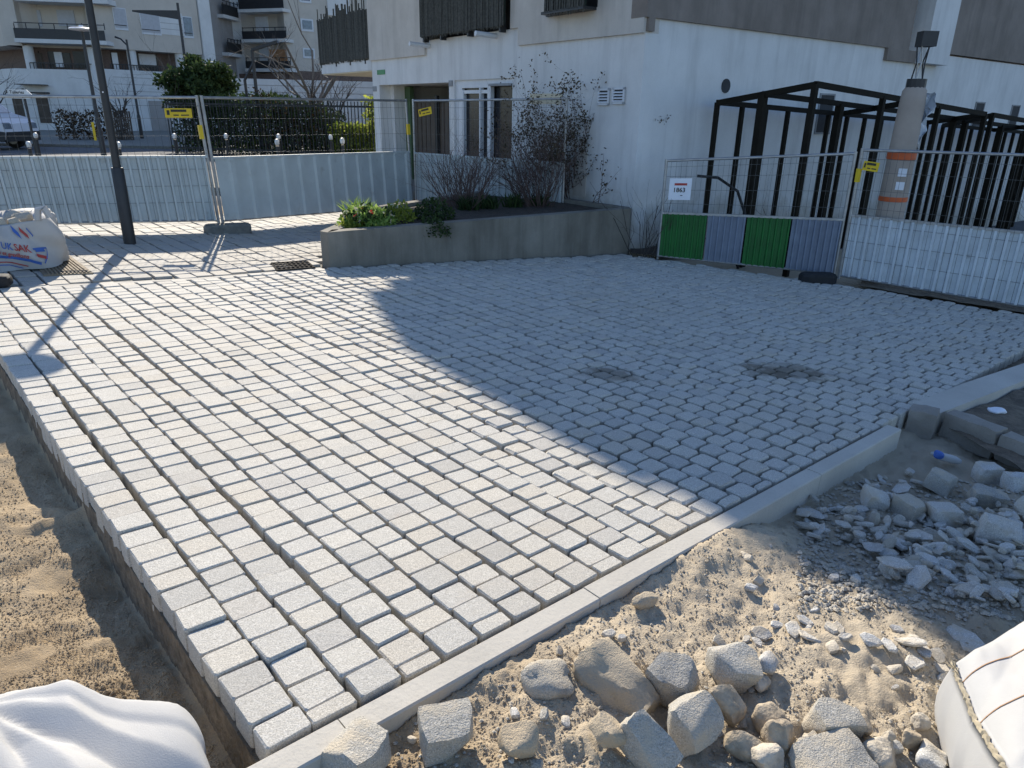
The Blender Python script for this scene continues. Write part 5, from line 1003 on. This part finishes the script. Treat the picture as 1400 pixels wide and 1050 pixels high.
# second far block with curved balconies
fb = empty('apartment_block', atY(370, 165, 60), 'grey apartment block with stacked dark-fronted balconies behind the bare trees', 'building'); fbk = fb
d0, d1, d2, d3 = at_d(296, 56), at_d(331, 60), at_d(398, 58.5), at_d(520, 63)
PM0, PM1, PM2 = VPlane(d0, d1 - d0), VPlane(d1, d2 - d1), VPlane(d2, d3 - d2); K0, K1, K2 = (d1 - d0).length, (d2 - d1).length, (d3 - d2).length
fpart('wall', 'far_grey', lambda m_: [m_.pan(PM0, 0, ZR, K0, 18, -6, 0)]); fpart('wall', 'far_wall', lambda m_: [m_.pan(PM1, 0, ZR, K1, 18, -6, -0.8), m_.pan(PM2, 0, ZR, K2, 18, -6, 0)])
fpart('plinth', 'brick_red', lambda m_: [m_.pan(PM1, 0, ZR, K1, PM1.hit(365, 101)[1], -0.8, 0.1), m_.pan(PM2, 0, ZR, K2, PM2.hit(430, 98)[1], 0, 0.1)])
fpart('pipe', 'far_white', lambda m_: m_.pan(PM1, -0.1, ZR, 0.08, 18, -0.8, 0.25))
for (P_, x0, x1, y0, yr) in ((PM0, 297, 318, 22, 3), (PM0, 304, 323, 73, 54), (PM1, 331, 392, 13, -6), (PM1, 336, 396, 54, 38), (PM1, 341, 402, 94, 79)):
    bs = slot(P_, (x0, y0, x1, y0 + 4.5), 'balcony_slab', 'far_white', -0.8, 0.5); slot(P_, (x0, yr + 5, x1, y0), 'balcony_panel', 'dark_metal', 0.38, 0.42, bs); slot(P_, (x0, yr, x1, yr + 1), 'handrail', 'dark_metal', 0.38, 0.43, bs)
    for i in range(5): xx = x0 + (x1 - x0 - 1) * i / 4; slot(P_, (xx, yr, xx + 0.8, yr + 6), 'baluster', 'dark_metal', 0.38, 0.42, bs)
    if P_ is PM1:
        for a_, b_ in ((0.08, 0.36), (0.62, 0.92)): slot(P_, (x0 + (x1 - x0) * a_, y0 - 33, x0 + (x1 - x0) * b_, y0 - 12), 'window', 'frame_white', -0.8, -0.72)
slot(PM1, (372, 68, 396, 88), 'wood_screen', 'hoarding_orange', 0.3, 0.36)
for rc_ in ((409, -8, 425, 4), (411, 26, 428, 43), (414, 66, 430, 80)):
    wq = slot(PM2, rc_, 'window', 'frame_white', 0, 0.06); slot(PM2, (rc_[0] + 2, rc_[1] + 2, rc_[2] - 2, rc_[3] - 3), 'pane', 'glass_sky', 0.06, 0.08, wq)
for rc_ in ((447, -10, 477, 22),): slot(PM2, rc_, 'wall_panel', 'far_white', 0, 0.1)
# white garden wall behind the iron fence
gw0, gw1 = at_d(292, 38), at_d(560, 40); GWP = VPlane(gw0, gw1 - gw0); m_ = MB(); m_.pan(GWP, 0, ZR, (gw1 - gw0).length, GWP.hit(400, 109)[1], -0.3, 0)
gw = m_.build('garden_wall', 'far_white'); tag(gw, 'long low white garden wall in front of the grey block', 'wall')
for i in range(1, 3): m_ = MB(); z_ = GWP.hit(400, 109 + i * 9)[1]; m_.pan(GWP, 0, z_, (gw1 - gw0).length, z_ + 0.03, 0, 0.006); m_.build('joint', 'far_grey', gw)
# iron railings with dark hedge
I0, I1 = at_d(226, 27), at_d(515, 24.5); IP = VPlane(I0, I1 - I0); IL = (I1 - I0).length; zi = IP.hit(300, 136)[1]
ir = empty('iron_railing', IP.pt(IL / 2, ZR), 'tall black iron railing across the street in front of the hedge', 'railing')
part('rail', 'iron', lambda m_: m_.pan(IP, 0, zi - 0.18, IL, zi - 0.12, -0.02, 0.02), ir); part('rail', 'iron', lambda m_: m_.pan(IP, 0, ZR + 0.18, IL, ZR + 0.24, -0.02, 0.02), ir)
n = int(IL / 0.125)
for i in range(n): part('bar', 'iron', lambda m_: m_.pan(IP, i * 0.125, ZR, i * 0.125 + 0.024, zi, -0.012, 0.012), ir)
def hedge(name, P_, a0, a1, z0, z1, dep, nleaf, size, leaf, label, seed, twigs=True):
    rg_ = random.Random(seed); mid = P_.pt((a0 + a1) / 2, z0, -dep / 2); root = empty(name, mid, label, 'hedge'); m_ = MB(); t_ = []
    if twigs:
        for _ in range(int((a1 - a0) * 7)): branch(m_, P_.pt(rg_.uniform(a0, a1), z0, -rg_.uniform(0.1, dep)), (rg_.gauss(0, .2), rg_.gauss(0, .2), 1), (z1 - z0) * rg_.uniform(.5, .8), 0.016, 1, rg_, t_)
        m_.build('stems', 'bark', root)
    l_ = MB()
    for _ in range(nleaf):
        a = rg_.uniform(a0, a1); top = z0 + (z1 - z0) * (0.75 + 0.35 * float(vnoise(a * 1.1, seed, seed))); l_.leaf(P_.pt(a, z0 + (top - z0) * rg_.random() ** 0.8, -rg_.uniform(0, dep)), size * rg_.uniform(.6, 1.3), rg_, 0.6)
    l_.build('leaves', leaf, root); return root
u0 = lambda px: IP.hit(px, 170)[0]
hedge('dark_hedge', IP, u0(232), u0(445), ZR, zi + 0.1, 1.6, 14000, 0.12, 'leaf_dark', 'dark evergreen hedge behind the iron railing', 61)
hedge('brown_hedge', IP, u0(345), u0(440), ZR, zi + 0.35, 0.5, 900, 0.12, 'leaf_brown', 'dry brown climbing growth on the iron railing', 62)
hedge('lime_hedge', IP, u0(447), u0(508), ZR, IP.hit(470, 158)[1], 0.9, 4200, 0.13, 'leaf_lime', 'bright yellow-green hedge at the house end of the railing', 63, False)
hedge('lime_hedge', IP, u0(498), u0(516), ZR, zi + 0.1, 0.6, 900, 0.13, 'leaf_lime', 'narrow yellow-green bush climbing beside the white pillar', 64, False)
HB0, HB1 = at_d(70, 33), at_d(215, 35); HP = VPlane(HB0, HB1 - HB0)
hedge('brown_hedge', HP, 0, HP.hit(178, 170)[0], ZR + 0.1, HP.hit(110, 143)[1], 1.0, 1500, 0.13, 'leaf_brown', 'straggly brown hedge in front of the beige block', 65)
m_ = MB(); fq = empty('wood_fence', HP.pt(HP.hit(165, 180)[0], ZR), 'short dark wooden fence behind the thin lamp', 'fence')
for i in range(9): part('paling', 'gate_brown', lambda m_: m_.pan(HP, HP.hit(153 + i * 3, 165)[0], ZR + 0.1, HP.hit(155.4 + i * 3, 165)[0], HP.hit(165, 152)[1], 0.0, 0.03), fq)
# trees
def tree(name, base, h, label, seed, crown=None, depth=4, r=0.07, spread=0.5, mat='bark', kids=(2, 3), trunk=0.35, group='trees across the street'):
    rg_ = random.Random(seed); root = empty(name, base, label, 'tree', group); t_ = MB(); base = Vector(base); top = base + Vector((rg_.gauss(0, .08), 0, h * trunk)); t_.tube([base - Vector((0, 0, .1)), base.lerp(top, .5) + Vector((rg_.gauss(0, .03), 0, 0)), top], [r, r * .85, r * .7], 7); t_.build('trunk', mat, root, True)
    c_ = MB(); tips = []
    for i in range(5): a = i * 1.26 + rg_.uniform(-.3, .3); branch(c_, top - Vector((0, 0, rg_.uniform(0, h * trunk * .25))), (math.cos(a) * spread, math.sin(a) * spread, 1), h * (1 - trunk) * rg_.uniform(.45, .65), r * .55, depth, rg_, tips, 0.28, 3, 0.10, kids)
    c_.build('branches', mat, root)
    if crown:
        l_ = MB(); n_, size, leaf, rx, rz, cz = crown; cc = base + Vector((0, 0, cz)); cl_ = []
        while len(cl_) < 44:
            q = (rg_.uniform(-.85, .85), rg_.uniform(-.85, .85), rg_.uniform(-.85, .85))
            if q[0] ** 2 + q[1] ** 2 + q[2] ** 2 < .72: cl_.append(q + (rg_.uniform(.2, .38),))
        for _ in range(n_):
            q = rg_.choice(cl_); d = Vector((rg_.gauss(0, 1), rg_.gauss(0, 1), rg_.gauss(0, 1))).normalized() * q[3] * rg_.random() ** 0.4; l_.leaf(cc + Vector(((q[0] + d.x) * rx, (q[1] + d.y) * rx, (q[2] + d.z) * rz)), size * rg_.uniform(.6, 1.3), rg_)
        l_.build('crown', leaf, root)
    return root
zz = lambda Y, px, py: atY(px, py, Y)
def gnd(px, Y): p = atY(px, 150, Y); return Vector((p.x, p.y, ZR))
q = gnd(275, 28.5); tree('evergreen_tree', q, zz(28.5, 275, 86).z - ZR, 'dense dark evergreen rising over the iron railing', 71, (11000, 0.17, 'leaf_dark', 1.5, 1.15, zz(28.5, 275, 117).z - ZR), 2, 0.09, 0.7)
tree('bare_tree', gnd(160, 34), zz(34, 160, 92).z - ZR, 'small leafless tree beside the thin lamp', 72, None, 3, 0.06, 0.5)
tree('bare_tree', gnd(250, 31), zz(31, 250, 52).z - ZR, 'slender pale leafless tree beside the evergreen', 73, None, 3, 0.06, 0.45, 'bark_pale')
tree('bare_tree', gnd(425, 30), zz(30, 425, -30).z - ZR, 'large leafless tree in front of the grey block', 74, None, 4, 0.13, 0.7, 'bark_pale', (2, 3), 0.25)
tree('bare_tree', gnd(455, 27), zz(27, 455, 82).z - ZR, 'dense twiggy leafless tree beside the white pillar', 75, None, 4, 0.08, 0.8, 'bark', (2, 4), 0.3)
tree('bare_tree', gnd(385, 28), zz(28, 385, 96).z - ZR, 'low twiggy tree behind the brown climbers', 76, None, 3, 0.06, 0.7)
tree('bare_tree', gnd(95, 36), zz(36, 95, 132).z - ZR, 'low leafless tree in the brown hedge', 77, None, 3, 0.05, 0.8)
tree('bare_tree', gnd(-6, 36), zz(36, 0, 70).z - ZR, 'leafless tree by the parked van', 78, None, 3, 0.06, 0.6)
# street lamps across the road
def lamp_pole(name, b, h, r, label, parts):
    root = empty(name, b, label, 'street lamp', 'street lamps across the road'); part('pole', 'dark_metal', lambda m_: m_.lathe(b, [(r * 1.5, -.05), (r * 1.4, h * .25), (r, h * .27), (r * .75, h)], 8), root, True); parts(root); return root
b = gnd(131, 22); b.z = ZR; h = zz(22, 112, 43).z - ZR
def disc(root): part('lamp_head', 'lamp_white', lambda m_: m_.lathe(b + Vector((0, 0, h)), [(0.05, 0), (0.30, 0.03), (0.33, 0.06), (0.28, 0.09), (0.06, 0.11), (0.05, 0.16)], 18), root, True); part('number_plate', 'yellow', lambda m_: m_.box(b + Vector((-0.12, -0.08, 0.62)), 0.07, 0.02, 0.5), root)
lamp_pole('disc_lamp', b, h, 0.055, 'dark post lamp with a flat white disc head across the road', disc)
b2 = gnd(188, 36); h2 = zz(36, 170, 54).z - ZR
lamp_pole('arm_lamp', b2, h2, 0.06, 'thin lamp with a short drooping arm in front of the beige block', lambda root: part('arm', 'dark_metal', lambda m_: m_.tube([b2 + Vector((0, 0, h2 - .25)), b2 + Vector((-0.25, 0, h2 + .02)), b2 + Vector((-0.5, 0, h2 + .1))], [.035, .035, .05], 6), root))
b3 = gnd(262, 33); h3 = zz(33, 248, 4).z - ZR
lamp_pole('arm_lamp', b3, h3, 0.07, 'tall lamp with a long tapering side arm above the evergreen', lambda root: part('arm', 'dark_metal', lambda m_: m_.hexa([b3 + Vector(v) for v in ((0, -.04, h3 - .62), (0, .04, h3 - .62), (-1.9, .06, h3 - .36), (-1.9, -.06, h3 - .36), (0, -.04, h3 - .28), (0, .04, h3 - .28), (-1.9, .06, h3 - .30), (-1.9, -.06, h3 - .30))]), root))
b4 = gnd(353, 26.5); h4 = zz(26.5, 348, 68).z - ZR
def gan(root):
    part('arm', 'dark_metal', lambda m_: m_.bar(b4 + Vector((0, 0, h4)), zz(26.3, 380, 57), 0.13, 0.09), root); part('second_pole', 'dark_metal', lambda m_: m_.tube([gnd(341, 26.5), gnd(341, 26.5) + Vector((-0.05, 0, h4 * 0.72)), gnd(341, 26.5) + Vector((0.35, 0, h4 * 0.9))], 0.05, 6), root)
lamp_pole('arm_lamp', b4, h4, 0.07, 'angular grey lamp mast with a bent arm behind the railing', gan)
# bollards
for px, py in ((40, 199), (49.5, 187), (162.5, 199.5), (238.5, 188), (308.5, 188), (380, 188.5), (378, 195.5), (451, 189.5), (467, 194), (547.5, 194)):
    Yb = 20.5 if py > 193 else 23.5; p = atY(px + 2, py + 12, Yb); p.z = ZR; tp = zz(Yb, px, py - 5).z - ZR
    bo = empty('bollard', p, 'black white-topped bollard ' + ('beside the parked van' if px < 60 else 'behind the dark lamp post' if px < 200 else 'at the hedge end of the iron railing' if px < 240 else 'in front of the dark hedge' if px < 340 else 'of a close pair by the brown climbers' if px < 400 else 'in front of the yellow-green hedge' if px < 500 else 'in front of the porch'), 'bollard', 'bollards along the street')
    part('post', 'dark_metal', lambda m_: m_.lathe(p, [(0.045, -.05), (0.045, tp - 0.17)], 8), bo, True); part('head', 'bollard_white', lambda m_: m_.lathe(p + Vector((0, 0, tp - 0.18)), [(0.045, 0.04), (0.062, 0.06), (0.066, 0.13), (0.045, 0.18), (0.015, 0.195)], 10), bo, True)
# direction sign
b5 = gnd(37, 24); h5 = zz(24, 28, 121).z - ZR; sg = empty('direction_sign', b5, 'white arrow-shaped direction sign on a dark post', 'sign')
part('post', 'dark_metal', lambda m_: m_.lathe(b5, [(0.04, -.05), (0.035, h5)], 8), sg)
y0_, y1_ = zz(24, 28, 122.5), zz(24, 28, 130); L5, R5 = zz(24, 11.5, 122).x, zz(24, 46, 130).x; Yp = 23.93
part('arrow_board', 'bollard_white', lambda m_: m_.add([(x, y, z) for y in (Yp, Yp + .03) for x, z in ((L5, y1_.z), (R5, y1_.z), (R5 - .16, y0_.z), (L5, y0_.z))], [(0, 1, 2, 3), (7, 6, 5, 4), (0, 4, 5, 1), (1, 5, 6, 2), (2, 6, 7, 3), (3, 7, 4, 0)]), sg)
tb = MB(); text_mb(tb, 'Tuileries', lambda X_, Y_: Vector((L5 + 0.06 + X_, Yp - .004, y1_.z + 0.04 + Y_)), 0.13); tb.build('lettering', 'print_dark', sg)
part('lower_board', 'bollard_white', lambda m_: m_.box(Vector(((L5 + R5) / 2 - .1, Yp + .01, y1_.z - 0.1)), 0.72, 0.03, 0.05), sg)
# parked van (front end in view)
vx = zz(27, 51, 170).x - 0.95; vb = Vector((vx - 2.6, 27.6, ZR)); van = empty('parked_van', vb, 'white van parked across the street, bonnet towards the lamp', 'van')
prof = [(-2.6, .35), (-2.6, 1.95), (-1.8, 2.05), (0.55, 2.03), (0.9, 1.92), (1.75, 1.22), (2.3, 1.08), (2.52, 0.9), (2.58, 0.6), (2.5, 0.35)]
def vside(m_, y0, y1, pr, mi=0): n_ = len(pr); m_.add([vb + Vector((x, y, z)) for y in (y0, y1) for x, z in pr], [tuple(range(n_))[::-1], tuple(range(n_, 2 * n_))] + [(i, (i + 1) % n_, n_ + (i + 1) % n_, n_ + i) for i in range(n_)], mi)
body = part('body', 'van_white', lambda m_: vside(m_, -0.95, 0.95, prof), van)
part('windscreen', 'glass_sky', lambda m_: m_.add([vb + Vector(v) for v in ((0.96, -0.85, 1.90), (0.96, 0.85, 1.90), (1.74, 0.85, 1.255), (1.74, -0.85, 1.255))], [(0, 1, 2, 3)]), van)
part('side_window', 'glass_dark', lambda m_: vside(m_, -0.962, -0.95, [(-0.1, 1.25), (1.5, 1.25), (0.85, 1.82), (-0.1, 1.85)]), van)
part('sill', 'van_black', lambda m_: vside(m_, -0.97, -0.95, [(-2.58, .3), (2.5, .3), (2.57, .62), (2.1, .68), (-2.58, .55)]), van)
part('bumper', 'van_black', lambda m_: vside(m_, -0.9, 0.9, [(2.3, .28), (2.62, .3), (2.64, .62), (2.4, .64)]), van)
for y_ in (-0.72, 0.72): part('headlight', 'glass_sky', lambda m_: vside(m_, y_ - .2, y_ + .2, [(2.3, .86), (2.56, .72), (2.54, .9), (2.32, 1.02)]), van)
for x_ in (-1.6, 1.65):
    for y_ in (-0.86, 0.86):
        wc = vb + Vector((x_, y_, 0.33)); wh = part('wheel', 'rubber', lambda m_: m_.tube([wc + Vector((0, -.12, 0)), wc + Vector((0, .12, 0))], 0.33, 18), van, True); part('rim', 'galvanised', lambda m_: m_.tube([wc + Vector((0, -.135, 0)), wc + Vector((0, -.11, 0))], 0.2, 12), wh)
part('wing_mirror', 'van_black', lambda m_: m_.box(vb + Vector((1.25, -1.08, 1.2)), 0.12, 0.16, 0.24), van)

for o in bpy.data.objects:
    if '_o' in o: del o['_o']
